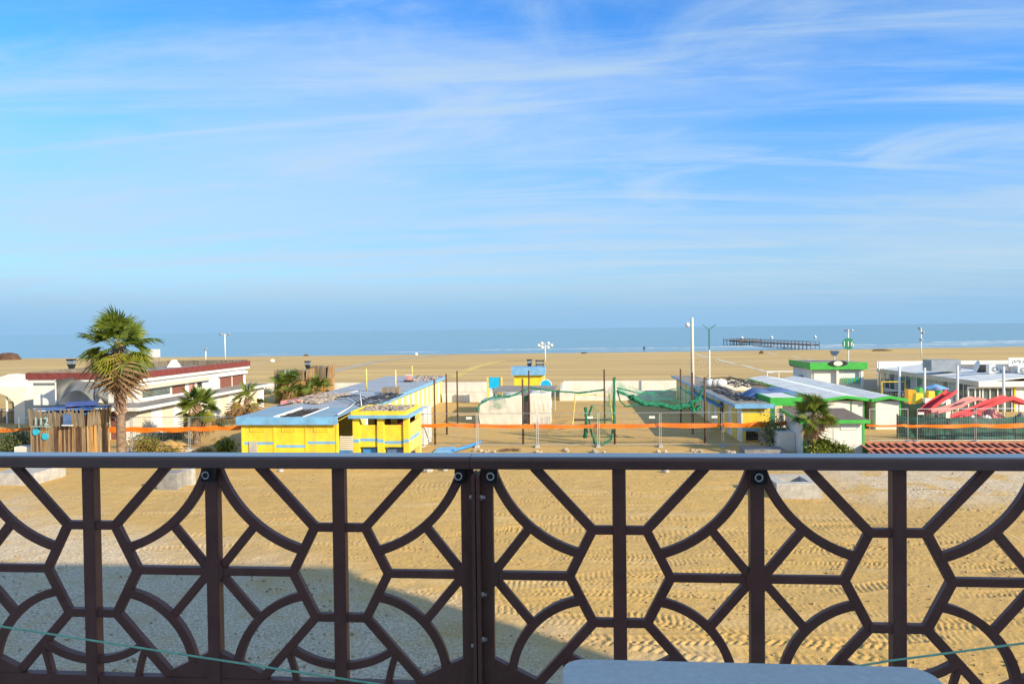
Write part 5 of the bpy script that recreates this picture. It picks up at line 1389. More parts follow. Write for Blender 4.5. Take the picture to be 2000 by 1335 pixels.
b = MB(); bundle(b, pts, 0.10, rn, 0.6, 5); bundle(b, [Q(1143, 852, 43.0), Q(1145, 815, 43.0), Q(1144, 796, 43.0)], 0.14, rn, 0.6, 4); b.build('bundle', NETG, net3, True)
b = MB(); veil(b, [Q(1157, 790, 43.2), Q(1172, 800, 43.2), Q(1188, 772, 43.2), p0 - Vector((0, 0, .3))], [Q(1158, 862, 42.95), Q(1170, 867, 42.9), Q(1184, 866, 42.9), Q(1198, 852, 43.1)], 10); b.build('mesh', NETV, net3, True)
b = MB(); veil(b, [p0 - Vector((0, 0, .05)), Q(1185, 765, 45.5), poles[1181] - Vector((0, 0, 1.3))], [Q(1198, 800, 43.3), Q(1186, 792, 45.5), Q(1181, 790, 52.5)], 8); b.build('mesh', NETV, net3, True)
# goal like pale frame
gf = thing('timber_goal', 'leaning pale timber frame on the court', 'frame', (gp(1118, 827).x, 53, 0))
for a, c in (((1124, 768), (1118, 828)), ((1190, 767), (1197, 822))):
    p, q = gp(*c), None
    MB().tube([(p.x, p.y, -0.1), Q(a[0], a[1], p.y)], 0.055, 8).build('leg', YELP, gf)
MB().tube([gp(1120, 821) + Vector((0, 0, .08)), gp(1197, 821) + Vector((0, 0, .08))], 0.05, 8).build('ground_bar', DARKM, gf)
MB().tube([Q(1124, 771, gp(1118, 828).y), Q(1190, 770, gp(1197, 822).y)], 0.04, 8).build('top_bar', YELP, gf)

# ================================================================== SITE FENCE PANELS, FEET AND ORANGE TAPE
def fence_panel(a, c, label, group, tagx=None, cloth=False):
    a = Vector((a[0], a[1], 0)); c = Vector((c[0], c[1], 0)); d = (c - a).normalized(); w = (c - a).length
    t = thing('site_fence', label, 'fence', (a + c) / 2, group)
    up = Vector((0, 0, 1)); i0, i1 = a + d * 0.05, c - d * 0.05; z0, z1 = 0.14, 2.0
    fr = MB()
    for e in (i0, i1): fr.tube([e + up * 0.02, e + up * z1], 0.022, 6)
    for z in (z0, z1): fr.tube([i0 + up * z, i1 + up * z], 0.018, 6)
    fr.build('frame', GALV, t)
    wr = MB(); n = int((w - 0.1) / 0.13)
    for k in range(1, n):
        p = i0.lerp(i1, k / n); wr.tube([p + up * z0, p + up * z1], 0.0032, 3, cap=False)
    for z in (0.5, 0.9, 1.3, 1.7): wr.tube([i0 + up * z, i1 + up * z], 0.0032, 3, cap=False)
    wr.build('wire_mesh', GALV, t, kind='stuff')
    if tagx is not None:
        p = i0.lerp(i1, tagx) - Vector((0, 0.03, 0)) + up * 1.74
        MB().hexa([p + d * -.17 + up * -.07, p + d * .17 + up * -.07, p + d * .17 + up * -.07 + Vector((0, .01, 0)), p + d * -.17 + up * -.07 + Vector((0, .01, 0)),
                   p + d * -.17 + up * .07, p + d * .17 + up * .07, p + d * .17 + up * .07 + Vector((0, .01, 0)), p + d * -.17 + up * .07 + Vector((0, .01, 0))]).build('tag_plate', WHT, t)
    return t
def foot(p, label='concrete block foot under a steel fence post', group='fence feet', rocks=True, seed=0):
    rnd = random.Random(seed); b = MB()
    z = gz(p[0], p[1])
    b.hexa([(p[0] - .14, p[1] - .32, z - .05), (p[0] + .14, p[1] - .32, z - .05), (p[0] + .14, p[1] + .32, z - .05), (p[0] - .14, p[1] + .32, z - .05), (p[0] - .10, p[1] - .26, z + .13), (p[0] + .10, p[1] - .26, z + .13), (p[0] + .10, p[1] + .26, z + .13), (p[0] - .10, p[1] + .26, z + .13)])
    b.tube([(p[0], p[1] - .12, z + .129), (p[0], p[1] - .12, z + .22)], 0.03, 6)
    b.build('ballast_block', CONC, None, False, label, 'block', group)
mid = [gp(816, 872), gp(932, 873), gp(1049, 876), gp(1170, 877), gp(1292, 875), gp(1415, 874), gp(1537, 872)]
mid = [(p.x, 42.15 + i * 0.07) for i, p in enumerate(mid)]
tags = [0.88, None, 0.88, 0.88, 0.88, None]
for i in range(6):
    fence_panel(mid[i], mid[i + 1], 'galvanised mesh fence panel ' + ['joining the yellow shower porch', 'in front of the tarped stall', 'between tarped stall and hanging green net', 'beside the pole wrapped by green net', 'before the shaded striped cabin wall', 'in front of the scrubby bush'][i], 'court fence panels', tags[i])
for i, p in enumerate(mid[1:6]): foot(p, seed=i)
lft = [(-33.2, 40.75), (-29.65, 40.78), (-26.08, 40.8), (-22.5, 40.82), (-18.95, 40.85)]
for i in range(4):
    fence_panel(lft[i], lft[i + 1], 'galvanised mesh fence panel ' + ['before the ivory tent', 'behind the near slatted booth', 'beside the tall palm trunk', 'joining the yellow cabin block'][i], 'planted strip fence panels')
for i, p in enumerate(lft[2:4]): foot(p, 'concrete block foot under the planted strip fence', 'planted strip fence feet')
rgt = [(X(1697, 43.9), 43.9), (X(1775, 43.95), 43.95)], [(X(1790, 43.95), 43.95), (X(1905, 44.0), 44.0), (X(2030, 44.05), 44.05), (X(2150, 44.1), 44.1)]
fence_panel(rgt[0][0], rgt[0][1], 'galvanised mesh fence panel between small white hut and shade cloth', None)
for i in range(3):
    fence_panel(rgt[1][i], rgt[1][i + 1], 'galvanised mesh fence panel in front of the dark green cloth', 'shade cloth fence panels', 0.06 if i == 0 else None)
for p in (rgt[0][1], rgt[1][0], rgt[1][1], rgt[1][2]): foot(p, 'concrete block foot before the green shade cloth', 'shade cloth fence feet')
def tape(label, pts, h, m=ORNG):
    P = []
    for i in range(len(pts) - 1):
        for k in range(10): P.append(pts[i].lerp(pts[i + 1], k / 10))
    P.append(pts[-1]); b = MB(); n = len(P)
    V = []
    for i, p in enumerate(P):
        hh = (h[0] + (h[1] - h[0]) * i / (n - 1)) / 2 * (0.86 + 0.14 * math.sin(i * 0.53 + n)); s = 0.03 * math.sin(i * 0.9 + n); p = p - Vector((0, 0, 0.05 * math.sin((i % 10) / 10 * math.pi)))
        V += [(p.x, p.y + s, p.z - hh), (p.x, p.y - s, p.z + hh), (p.x, p.y + 0.006 + s, p.z - hh), (p.x, p.y + 0.006 - s, p.z + hh)]
    f = []
    for i in range(n - 1):
        a, c = 4 * i, 4 * (i + 1); f += [(a, c, c + 1, a + 1), (a + 2, a + 3, c + 3, c + 2), (a + 1, c + 1, c + 3, a + 3), (a, a + 2, c + 2, c)]
    b.add(V, f); b.build('barrier_tape', m, None, False, label, 'barrier tape')
tape('orange mesh barrier strip along the court fence', [Q(p, y, 42.1 + i * 0.09) for i, (p, y) in enumerate([(812, 830), (880, 829), (932, 830.5), (1049, 832), (1170, 831), (1292, 829.5), (1415, 829)])], (0.22, 0.29))
tape('orange mesh barrier strip crossing the yellow wall and scrubby bush', [Q(1415, 829, 42.44), Q(1480, 828, 42.5), Q(1539, 825, 42.5)], (0.29, 0.34))
tape('orange mesh barrier strip along the planted strip fence', [Q(208, 838, 40.72), Q(257, 837.5, 40.74), Q(313, 838, 40.76), Q(370, 836.5, 40.76), Q(420, 835, 40.78), Q(474, 834, 40.80)], (0.36, 0.26))
tape('orange mesh barrier strip between ivory tent and slatted booth', [Q(-120, 841, 40.7), Q(0, 840, 40.7), Q(64, 836, 40.7)], (0.24, 0.22))
tape('orange mesh barrier strip across the dark green cloth', [Q(1692, 830, 43.85), Q(1764, 830, 43.87), Q(1800, 831, 43.88), Q(1905, 830, 43.92), Q(2000, 830, 43.96), Q(2120, 830, 44.0)], (0.12, 0.32))
# dark green shade cloth
def cloth(label, pts, z0, z1, sag):
    n = len(pts)
    def fn(a, c):
        s = a * (n - 1); i = min(n - 2, int(s)); f = s - i
        p = Vector((*pts[i], 0)).lerp(Vector((*pts[i + 1], 0)), f)
        top = z1 - sag * math.sin(f * math.pi) * 0.5; k = 0.06 * math.sin(a * 50 + c * 4) * (1 - c) + 0.05 * math.sin(f * math.pi) * math.sin(c * 6)
        return (p.x, p.y + k, z0 + (top - z0) * c)
    t = thing('shade_cloth', label, 'shade cloth', (pts[0][0], pts[0][1], 0))
    MB().sheet(fn, 14 * (n - 1), 8).build('cloth', CLOTHG, t, True)
    for p in pts: MB().tube([(p[0], p[1] + 0.06, -0.1), (p[0], p[1] + 0.06, z1 + 0.06)], 0.035, 6).build('stake', BRNW, t)
cloth('dark green shade cloth screening the red slides', [(X(1762, 45.0), 45.6), (X(1815, 44.9), 44.9), (X(1884, 44.7), 44.7), (X(1984, 44.7), 44.7), (X(2110, 44.7), 44.7)], 0.12, 1.45, 0.2)
cloth('dark green shade cloth beside the narrower white cabin row', [(X(1766, 52), 52.5), (X(1800, 52), 51.8), (X(1840, 52), 51.5)], 0.2, 1.55, 0.3)
# ================================================================== PALMS
def frond_mesh(name, m, seed, stalk, rad, nseg, droop, spread=250, fold=0.25):
    """fan leaf: stalk along +x, then a fan of narrow blades"""
    rnd = random.Random(seed); b = MB()
    b.tube([(0, 0, 0), (stalk * 0.5, 0, stalk * 0.04), (stalk, 0, 0)], [0.028, 0.02, 0.014], 5)
    for i in range(nseg):
        t = (i + 0.5) / nseg; a = R(-spread / 2 + spread * t)
        L = rad * (0.72 + 0.28 * math.cos(a * 0.8)) * rnd.uniform(0.88, 1.08)
        w = L * 0.055
        d = Vector((math.cos(a), math.sin(a), 0)); s = Vector((-math.sin(a), math.cos(a), 0))
        o = Vector((stalk, 0, 0)); P = []
        for k, f in enumerate((0.0, 0.45, 0.75, 1.0)):
            z = fold * abs(math.sin(a)) * L * f * 0.35 - droop * L * (f ** 2.6) * rnd.uniform(0.7, 1.3)
            P.append((o + d * (L * f) + Vector((0, 0, z)), w * (0.25, 1.0, 0.7, 0.05)[k]))
        vs = []
        for p, ww in P:
            vs += [p - s * ww + Vector((0, 0, ww * 0.5)), p - Vector((0, 0, ww * .2)), p + s * ww + Vector((0, 0, ww * 0.5))]
        fs = []
        for k in range(3):
            q = 3 * k; fs += [(q, q + 1, q + 4, q + 3), (q + 1, q + 2, q + 5, q + 4)]
        b.add(vs, fs)
    return b.mesh(name, m)
FG = [frond_mesh('frond', PALMG, 40 + i, 0.85, 1.0, 20, 0.20 + 0.10 * i, 175) for i in range(3)]
FY_ = [frond_mesh('frond', PALMY, 50 + i, 0.85, 0.9, 20, 0.30, 190) for i in range(2)]
FD = [frond_mesh('dead_frond', PALMD, 60 + i, 0.75, 1.0 + .1 * i, 13, 0.35 + .2 * i, 95 + 25 * i, 0.9) for i in range(4)]
def palm(label, base, H, trunk_r, crown_scale, n_green, n_yel, n_dead, seed, skirt=True, boots=True, group=None, low=-0.6):
    rnd = random.Random(seed)
    bz = gz(base[0], base[1])
    t = thing('palm_tree', label, 'palm', (base[0], base[1], bz), group)
    lean = Vector((rnd.uniform(-.03, .03), rnd.uniform(-.03, .03), 1))
    n = 16; pts = [Vector((base[0], base[1], bz - 0.15)) + lean * (H * i / n) for i in range(n + 1)]
    rad = [trunk_r * (1.15 - 0.3 * i / n if i < n * 0.55 else 1.12 - 0.15 * (i - n * .55) / (n * .45)) * rnd.uniform(0.96, 1.04) for i in range(n + 1)]
    b = MB(); b.tube(pts, rad, 12); trunk = b.build('trunk', BARK, t, True)
    if boots:
        bt = MB(); k = 0
        z0 = H * 0.42
        while z0 < H * 0.985:
            for j in range(7):
                a = 2 * math.pi * (j + 0.5 * (k % 2)) / 7 + rnd.uniform(-.1, .1)
                f = z0 / H; c = Vector((base[0], base[1], bz - .15)) + lean * z0
                r0 = trunk_r * 0.95; d = Vector((math.cos(a), math.sin(a), 0)); s = Vector((-math.sin(a), math.cos(a), 0))
                p = c + d * r0
                L = trunk_r * rnd.uniform(.4, .75)
                q = p + d * L * 0.8 + Vector((0, 0, L * 1.1)); w = trunk_r * 0.22
                bt.add([p - s * w, p + s * w, q + s * w * .5, q - s * w * .5, p - s * w + Vector((0, 0, -.12)) , p + s * w + Vector((0, 0, -.12)), q + s * w * .5 + d * .02 - Vector((0, 0, .06)), q - s * w * .5 + d * .02 - Vector((0, 0, .06))],
                       [(0, 1, 2, 3), (5, 4, 7, 6), (0, 4, 5, 1), (1, 5, 6, 2), (2, 6, 7, 3), (3, 7, 4, 0)])
            z0 += trunk_r * 0.62; k += 1
        bt.build('leaf_boots', BARKL, trunk)
    top = Vector((base[0], base[1], bz - .15)) + lean * H
    hd = MB(); hd.ball(top, (trunk_r * 1.1, trunk_r * 1.1, trunk_r * 1.5), 10, 6)
    crown = hd.build('crown', PALMD, t, True)
    def place(ms, el, az, zoff, sc, roll):
        o = inst(ms.name.split('.')[0], ms, crown, top + Vector((0, 0, zoff)), (0, 0, 0), (sc, sc, sc))
        o.rotation_euler = (Matrix.Rotation(az, 3, 'Z') @ Matrix.Rotation(-el, 3, 'Y') @ Matrix.Rotation(roll, 3, 'X')).to_euler()
    ga = 2.39996
    for i in range(n_green):
        f = i / max(1, n_green - 1)
        el = R(84) * (1 - f) + low * f
        place(rnd.choice(FG), el + rnd.uniform(-.12, .12), i * ga + rnd.uniform(-.2, .2), rnd.uniform(-.45, .2) * crown_scale, crown_scale * rnd.uniform(.8, 1.15), rnd.uniform(-.9, .9))
    for i in range(n_yel):
        place(rnd.choice(FY_), rnd.uniform(-.85, -.1), i * ga * 1.7 + rnd.uniform(-.3, .3), -0.2 * crown_scale, crown_scale * rnd.uniform(.8, 1.0), rnd.uniform(-.6, .6))
    for i in range(n_dead):
        f = rnd.random()
        place(rnd.choice(FD), R(-86) + f * f * 1.5, rnd.uniform(0, 6.28), -rnd.uniform(0.0, 0.55 if skirt else .3) * crown_scale, crown_scale * rnd.uniform(.7, 1.15), rnd.uniform(-1.6, 1.6))
    return t
pb_ = gp(238, 893)
palm('tall fan palm with a skirt of dead fronds beside the slatted booth', (pb_.x, pb_.y), hz(pb_.x, pb_.y, 672), 0.225, 1.2, 30, 16, 40, 1)
def small_palm(px, py_base, py_heart, label, sc, ng, nd, seed, tr=0.16, ny=4):
    g = gp(px, py_base); palm(label, (g.x, g.y), max(0.4, hz(g.x, g.y, py_heart)), tr, sc, ng, ny, nd, seed, True, True, None, -0.2)
small_palm(384, 868, 790, 'bushy young fan palm before the striped white cabin wall', 0.82, 26, 14, 2, 0.2)
small_palm(484, 828, 775, 'half dry small fan palm by the striped cabin wall end', 0.78, 10, 26, 3, 0.16)
small_palm(566, 786, 752, 'wide fan palm growing against the slatted booth', 1.05, 24, 26, 4, 0.2)
small_palm(621, 786, 757, 'small fan palm beside the slatted booth with two palms', 0.85, 18, 18, 5, 0.16)
small_palm(1590, 893, 806, 'slender fan palm in front of the small white hut', 0.68, 24, 5, 6, 0.14, 2)
small_palm(1606, 893, 868, 'stemless little palm at the foot of the white hut palm', 0.42, 22, 2, 9, 0.1, 2)

# ================================================================== SHRUBS
def shrub(label, x, y, rx, ry, rz_, m, n, leaf, seed, name='shrub', spiky=0.0, cat='shrub', m2=None):
    rnd = random.Random(seed); bz = gz(x, y)
    t = thing(name, label, cat, (x, y, bz))
    parts = [MB(), MB()]
    for i in range(n):
        u_ = rnd.uniform(-1, 1); a = rnd.uniform(0, 6.283); r = rnd.random() ** 0.4
        k = 1 + 0.28 * math.sin(a * 3 + seed) + 0.2 * math.sin(a * 7 + u_ * 5)
        s = math.sqrt(max(0, 1 - u_ * u_))
        p = Vector((x + rx * r * s * math.cos(a) * k, y + ry * r * s * math.sin(a) * k, bz + rz_ * 0.85 + rz_ * r * u_ * k))
        if p.z < bz + 0.02: p.z = bz + rnd.uniform(0.02, 0.1)
        d = Vector((rnd.gauss(0, 1), rnd.gauss(0, 1), rnd.gauss(0.3 + spiky, 1))).normalized(); e = d.cross(Vector((rnd.gauss(0, 1), rnd.gauss(0, 1), rnd.gauss(0, 1)))).normalized()
        L = leaf * rnd.uniform(.6, 1.4); w = L * (0.32 - 0.2 * min(1, spiky))
        b = parts[0 if rnd.random() < 0.7 else 1]
        b.add([p, p + d * L * .5 + e * w, p + d * L, p + d * L * .5 - e * w], [(0, 1, 2, 3)])
    parts[0].build('foliage', m, t); 
    if parts[1].v: parts[1].build('foliage', m2 or m, t)
    st = MB()
    for i in range(5):
        a = i * 1.3; st.tube([(x, y, bz - .1), (x + rx * .3 * math.cos(a), y + ry * .3 * math.sin(a), bz + rz_ * .7), (x + rx * .6 * math.cos(a), y + ry * .6 * math.sin(a), bz + rz_ * 1.2)], [0.03, 0.02, 0.01], 5)
    st.build('stem', BRNW, t)
def shrub_px(label, px, py, wpx, hpx, m, n, leaf, seed, **k):
    g = gp(px, py); s = (g - CAM).length / F
    shrub(label, g.x, g.y, wpx * s / 2, wpx * s / 2 * .8, hpx * s / 1.75, m, n, leaf, seed, **k)
shrub_px('round reddish brown shrub beside the tall palm', 288, 888, 46, 28, LEAFB, 2600, 0.09, 1, m2=LEAFY)
shrub_px('bright yellow green shrub beside the yellow cabin block', 441, 888, 36, 26, LEAFY, 900, 0.16, 2, m2=LEAFG)
shrub_px('dark green hedge bush by the concrete blocks', 25, 886, 70, 36, LEAFG, 3000, 0.11, 3, m2=LEAFS)
shrub_px('grey green low bush along the striped wall', 310, 862, 80, 16, LEAFS, 1800, 0.10, 4)
shrub_px('low silvery bush next to the bushy young palm', 345, 856, 46, 15, LEAFS, 1200, 0.10, 5)
shrub_px('leggy bush under the bushy young palm', 425, 838, 40, 20, LEAFG, 900, 0.12, 6, m2=LEAFB)
shrub_px('straggly scrubby bush tangled over the fence at the yellow wall', 1513, 874, 54, 58, LEAFS, 1200, 0.13, 7, m2=LEAFY)
shrub_px('sharp leaved green shrub below the white hut vents', 1600, 893, 50, 26, LEAFY, 1100, 0.22, 8, spiky=0.8, m2=LEAFG)
shrub_px('leafy green shrub at the white hut front corner', 1638, 894, 44, 22, LEAFG, 1100, 0.20, 9, spiky=0.8, m2=LEAFY)
shrub_px('golden green ground hedge between booths and tent', 100, 800, 90, 26, LEAFY, 1500, 0.16, 10, m2=LEAFB)
shrub_px('golden green hedge under the grey sail', 158, 796, 60, 18, LEAFY, 1000, 0.15, 12, m2=LEAFB)
shrub_px('dark low bush before the beach wall near the slatted booth', 515, 770, 46, 10, LEAFS, 700, 0.16, 11)
shrub_px('small dry tuft near the half dry palm', 452, 818, 34, 14, LEAFB, 500, 0.12, 13, m2=LEAFG)
shrub_px('dry brown tuft on the sand by the fence strip', 330, 884, 40, 8, LEAFB, 500, 0.10, 14, m2=LEAFY)
shrub_px('low dry grass clump between palm and yellow block', 400, 886, 36, 9, LEAFB, 500, 0.10, 15, m2=LEAFY)

# ================================================================== RED SLIDES, PLAY PIECES
def chute(name, label, pts, w, m, group=None):
    n = len(pts); P = [Vector(p) for p in pts]; b = MB()
    prof = [(-.5, .5), (-.5, .0), (-.36, -.12), (.36, -.12), (.5, .0), (.5, .5), (.44, .5), (.43, .04), (.33, -.05), (-.33, -.05), (-.43, .04), (-.44, .5)]
    for i, p in enumerate(P):
        d = (P[min(n - 1, i + 1)] - P[max(0, i - 1)]).normalized(); s = d.cross(Vector((0, 0, 1))).normalized(); u_ = s.cross(d)
        for a, c in prof: b.v.append(tuple(p + s * (a * w) + u_ * (c * w * 0.6)))
    k = len(prof)
    for i in range(n - 1):
        for j in range(k): b.f.append((i * k + j, i * k + (j + 1) % k, (i + 1) * k + (j + 1) % k, (i + 1) * k + j))
    b.f.append(tuple(range(k - 1, -1, -1))); b.f.append(tuple((n - 1) * k + j for j in range(k)))
    t = thing(name, label, 'slide', (P[0].x, P[0].y, 0), group)
    b.build('chute', m, t)
    for i in (0, n - 1) if P[0].z > 0.4 and P[-1].z > 0.4 else ((n - 1,) if P[-1].z > 0.4 else (0,)):
        if P[i].z > 0.35: MB().tube([(P[i].x, P[i].y + 0.1, -0.1), (P[i].x, P[i].y + 0.1, P[i].z - .05)], 0.04, 6).build('support', GALV, t)
    return t
def cpts(pl, Y0_, Y1_):
    n = len(pl); return [vp(a, c, Y0_ + (Y1_ - Y0_) * i / (n - 1)) for i, (a, c) in enumerate(pl)]
chute('red_slide', 'red plastic slide rising towards the coloured play blocks', cpts([(1806, 806), (1818, 795), (1836, 782), (1852, 772), (1860, 765)], 50.0, 50.8), 0.75, REDS)
chute('red_slide', 'long bright red slide lying folded over the pile', cpts([(1880, 814), (1910, 801), (1930, 792), (1952, 784), (1968, 779), (1978, 783), (1992, 788)], 47.2, 48.2), 0.8, REDS)
chute('red_slide', 'faded red slide lying behind the long bright one', cpts([(1826, 806), (1850, 800), (1872, 794), (1888, 784), (1902, 780), (1918, 784)], 49.0, 49.8), 0.7, PINK)
chute('red_slide', 'short red slide end sticking out of the white sheets', cpts([(1866, 818), (1882, 811), (1896, 806), (1905, 810)], 46.2, 46.8), 0.7, REDS)
def heap(name, label, x0, x1, y0, y1, h, m, seed, cat='sheet'):
    def fn(a, c):
        e = (math.sin(a * math.pi) * math.sin(c * math.pi)) ** 0.5 if 0 < a < 1 and 0 < c < 1 else 0
        nz = 0.6 + 0.4 * math.sin(a * 13 + seed) * math.cos(c * 9 + seed * 2) + 0.2 * math.sin(a * 31 + c * 17)
        return (x0 + (x1 - x0) * a, y0 + (y1 - y0) * c, -0.05 + h * e * nz)
    MB().sheet(fn, 36, 16).build(name, m, None, False, label, cat)
heap('cloth_heap', 'crumpled pale red cloth heap under the slides', X(1905, 47), X(2040, 47), 47.0, 52.0, 1.5, PINK, 1, 'cloth')
heap('cloth_heap', 'crumpled white sheets with red bits behind the green cloth', X(1830, 45.5), X(1985, 45.5), 45.3, 46.6, 1.45, WHT, 2, 'cloth')
heap('cloth_heap', 'tan canvas heap among the red slides', X(1885, 48.5), X(1960, 48.5), 48.6, 51.0, 1.7, CREAM, 4, 'cloth')
heap('cloth_heap', 'red plastic heap beside the tall white pole', X(1800, 48), X(1880, 48), 47.4, 49.6, 1.0, REDS, 5, 'cloth')
heap('cloth_heap', 'dark cloth heap hanging over the green screen', X(1815, 45.2), X(1868, 45.2), 45.1, 46.4, 1.35, DARKM, 6, 'cloth')
heap('cloth_heap', 'grey sheet heap at the right end of the green screen', X(1960, 46), X(2080, 46), 46.7, 48.5, 1.2, TARPG, 7, 'cloth')
def block(name, label, px0, px1, py0, py1, Y, m, d=1.0, shape='box', cat='play block'):
    x0, x1 = X(px0, Y, py1), X(px1, Y, py1); z0, z1 = Zr(px0, py1, Y), Zr(px0, py0, Y)
    b = MB(); sk = 0.15 * (x1 - x0)
    if shape == 'box': b.hexa([(x0, Y, -.1), (x1, Y, -.1), (x1, Y + d, -.1), (x0, Y + d, -.1), (x0 + sk * .3, Y + .1, z1), (x1 - sk * .2, Y + .1, z1 - .08), (x1 - sk * .2, Y + d - .1, z1 - .08), (x0 + sk * .3, Y + d - .1, z1)])
    elif shape == 'arch':
        n = 12; b.prismy([(x1, -.1), (x1 - .01, z1 * .4)] + [((x0 + x1) / 2 + (x1 - x0) / 2 * math.cos(math.pi * i / n), z1 * .5 + z1 * .5 * math.sin(math.pi * i / n)) for i in range(n + 1)] + [(x0, -.1)], Y, Y + d)
    else: b.hexa([(x0, Y, -.1), (x1, Y, -.1), (x1, Y + d, -.1), (x0, Y + d, -.1), (x0 + (x1 - x0) * .3, Y + .2, z1), (x1 - (x1 - x0) * .25, Y + .2, z1), (x1 - (x1 - x0) * .25, Y + d - .2, z1), (x0 + (x1 - x0) * .3, Y + d - .2, z1)])
    b.build(name, m, None, False, label, cat)
block('play_house', 'orange play house panel beside the shade poles', 1775, 1791, 760, 778, 54.5, ORP, 0.8)
block('play_house', 'lime green play arch behind the yellow blocks', 1792, 1806, 756, 775, 55.2, LIME, 0.8, 'arch')
block('play_block', 'low yellow play block with sloping ends', 1784, 1812, 768, 786, 53.4, YEL, 0.9, 'ramp')
block('play_block', 'yellow play ramp leaning against the green arch', 1810, 1834, 764, 780, 54.0, YEL, 0.9, 'ramp')
block('play_house', 'dark green play arch beside the red slide', 1829, 1848, 762, 776, 54.6, GRN, 0.8, 'arch')
block('play_house', 'lilac play arch behind the dark green one', 1822, 1846, 757, 772, 56.0, PURP, 0.8, 'arch')
block('play_block', 'low white bench block under the play pieces', 1806, 1862, 778, 788, 53.0, WHT, 0.7)
ux, uy = X(1827, 57.2, 753), 57.2
um = thing('sun_umbrella', 'blue sun umbrella open above the play blocks', 'umbrella', (ux, uy, 0))
zt_ = Zr(1827, 749, uy); b = MB()
N8 = 8; vs = [(ux, uy, zt_)] + [(ux + .98 * math.cos(2 * math.pi * i / N8), uy + .98 * math.sin(2 * math.pi * i / N8), zt_ - .36) for i in range(N8)] + [(ux, uy, zt_ - .05)]
b.add(vs, [(0, 1 + i, 1 + (i + 1) % N8) for i in range(N8)] + [(N8 + 1, 1 + (i + 1) % N8, 1 + i) for i in range(N8)]); b.build('canopy', BLU, um)
MB().tube([(ux, uy, -.1), (ux, uy, zt_ - .02)], 0.03, 6).build('pole', WHT, um)
for k in range(3):
    x = X(1738 + k * 9, 66, 755)
    tb = thing('stacked_table', 'dark stacked terrace table before the veranda', 'table', (x, 66, 0), 'terrace tables'); 
    bx('top', DARKM, tb, (x - .4, 65.6, 0.95), (x + .4, 66.4, 1.0)); bx('leg', DARKM, tb, (x - .35, 65.7, -.1), (x - .29, 65.76, .95)); bx('leg', DARKM, tb, (x + .29, 65.7, -.1), (x + .35, 65.76, .95)); bx('leg', DARKM, tb, (x - .35, 66.24, -.1), (x - .29, 66.3, .95)); bx('leg', DARKM, tb, (x + .29, 66.24, -.1), (x + .35, 66.3, .95))
yf = thing('swing_frame', 'yellow swing frame standing in front of the veranda', 'swing', (X(1735, 68, 750), 68, 0))
xl, xr_ = X(1722, 68, 750), X(1768, 68, 750)
MB().tube([(xl, 68, 1.75), (xr_, 68, 1.75)], 0.05, 6).build('top_bar', YEL, yf)
for x in (xl, xr_):
    for dy in (-.5, .5): MB().tube([(x, 68, 1.76), (x + dy * .3, 68 + dy, -.1)], 0.045, 6).build('leg', YEL, yf)

# ================================================================== RED STEEL FORMWORK LYING IN FRONT (right)
fy0, fy1 = 37.0, 39.9
def formwork(x0, x1, seed, label):
    rnd = random.Random(seed)
    t = thing('formwork_panel', label, 'formwork', ((x0 + x1) / 2, 38, 0), 'red formwork panels')
    z0 = 0.06; za, zb_ = 0.25, 0.62          # propped up at the back
    zf = lambda y: za + (zb_ - za) * (y - fy0) / (fy1 - fy0)
    def beam(xa_, ya, xb_, yb, w, h, nm):
        p, q = Vector((xa_, ya, zf(ya))), Vector((xb_, yb, zf(yb))); d = (q - p).normalized(); s = d.cross(Vector((0, 0, 1))).normalized() * w / 2; u_ = Vector((0, 0, h))
        MB().hexa([p - s, p + s, q + s, q - s, p - s + u_, p + s + u_, q + s + u_, q - s + u_]).build(nm, REDF, t)
    for y in (fy0, fy0 + (fy1 - fy0) * .62, fy1): beam(x0, y, x1, y, 0.09, 0.075 + 0.004 * (y == fy1), 'edge_beam')
    n = max(3, int((x1 - x0) / 0.37))
    for k in range(n + 1):
        x = x0 + .03 + (x1 - x0 - .06) * k / n; beam(x, fy0 + .05, x, fy1 - .05, 0.10, 0.055, 'rib')
    q4 = [(x0, fy0 + .02), (x1, fy0 + .02), (x1, fy1 - .02), (x0, fy1 - .02)]
    MB().hexa([(x, y, zf(y) - .05) for x, y in q4] + [(x, y, zf(y) - .02) for x, y in q4]).build('plywood', PLYD, t)
    for x in (x0 + .2, x1 - .3):
        bx('prop', SLATA, t, (x, fy1 - .5, -.1), (x + .12, fy1 - .2, zf(fy1 - .5) - .08)); bx('prop', SLATA, t, (x, fy0 + .2, -.1), (x + .12, fy0 + .4, zf(fy0 + .2) - .08))
xs_ = X(1722, fy0)
for i in range(4): formwork(xs_ + i * 2.45, xs_ + i * 2.45 + 2.40, i, 'red steel formwork panel lying next to the small white hut' if i == 0 else 'red steel formwork panel with dark plywood propped on the sand')

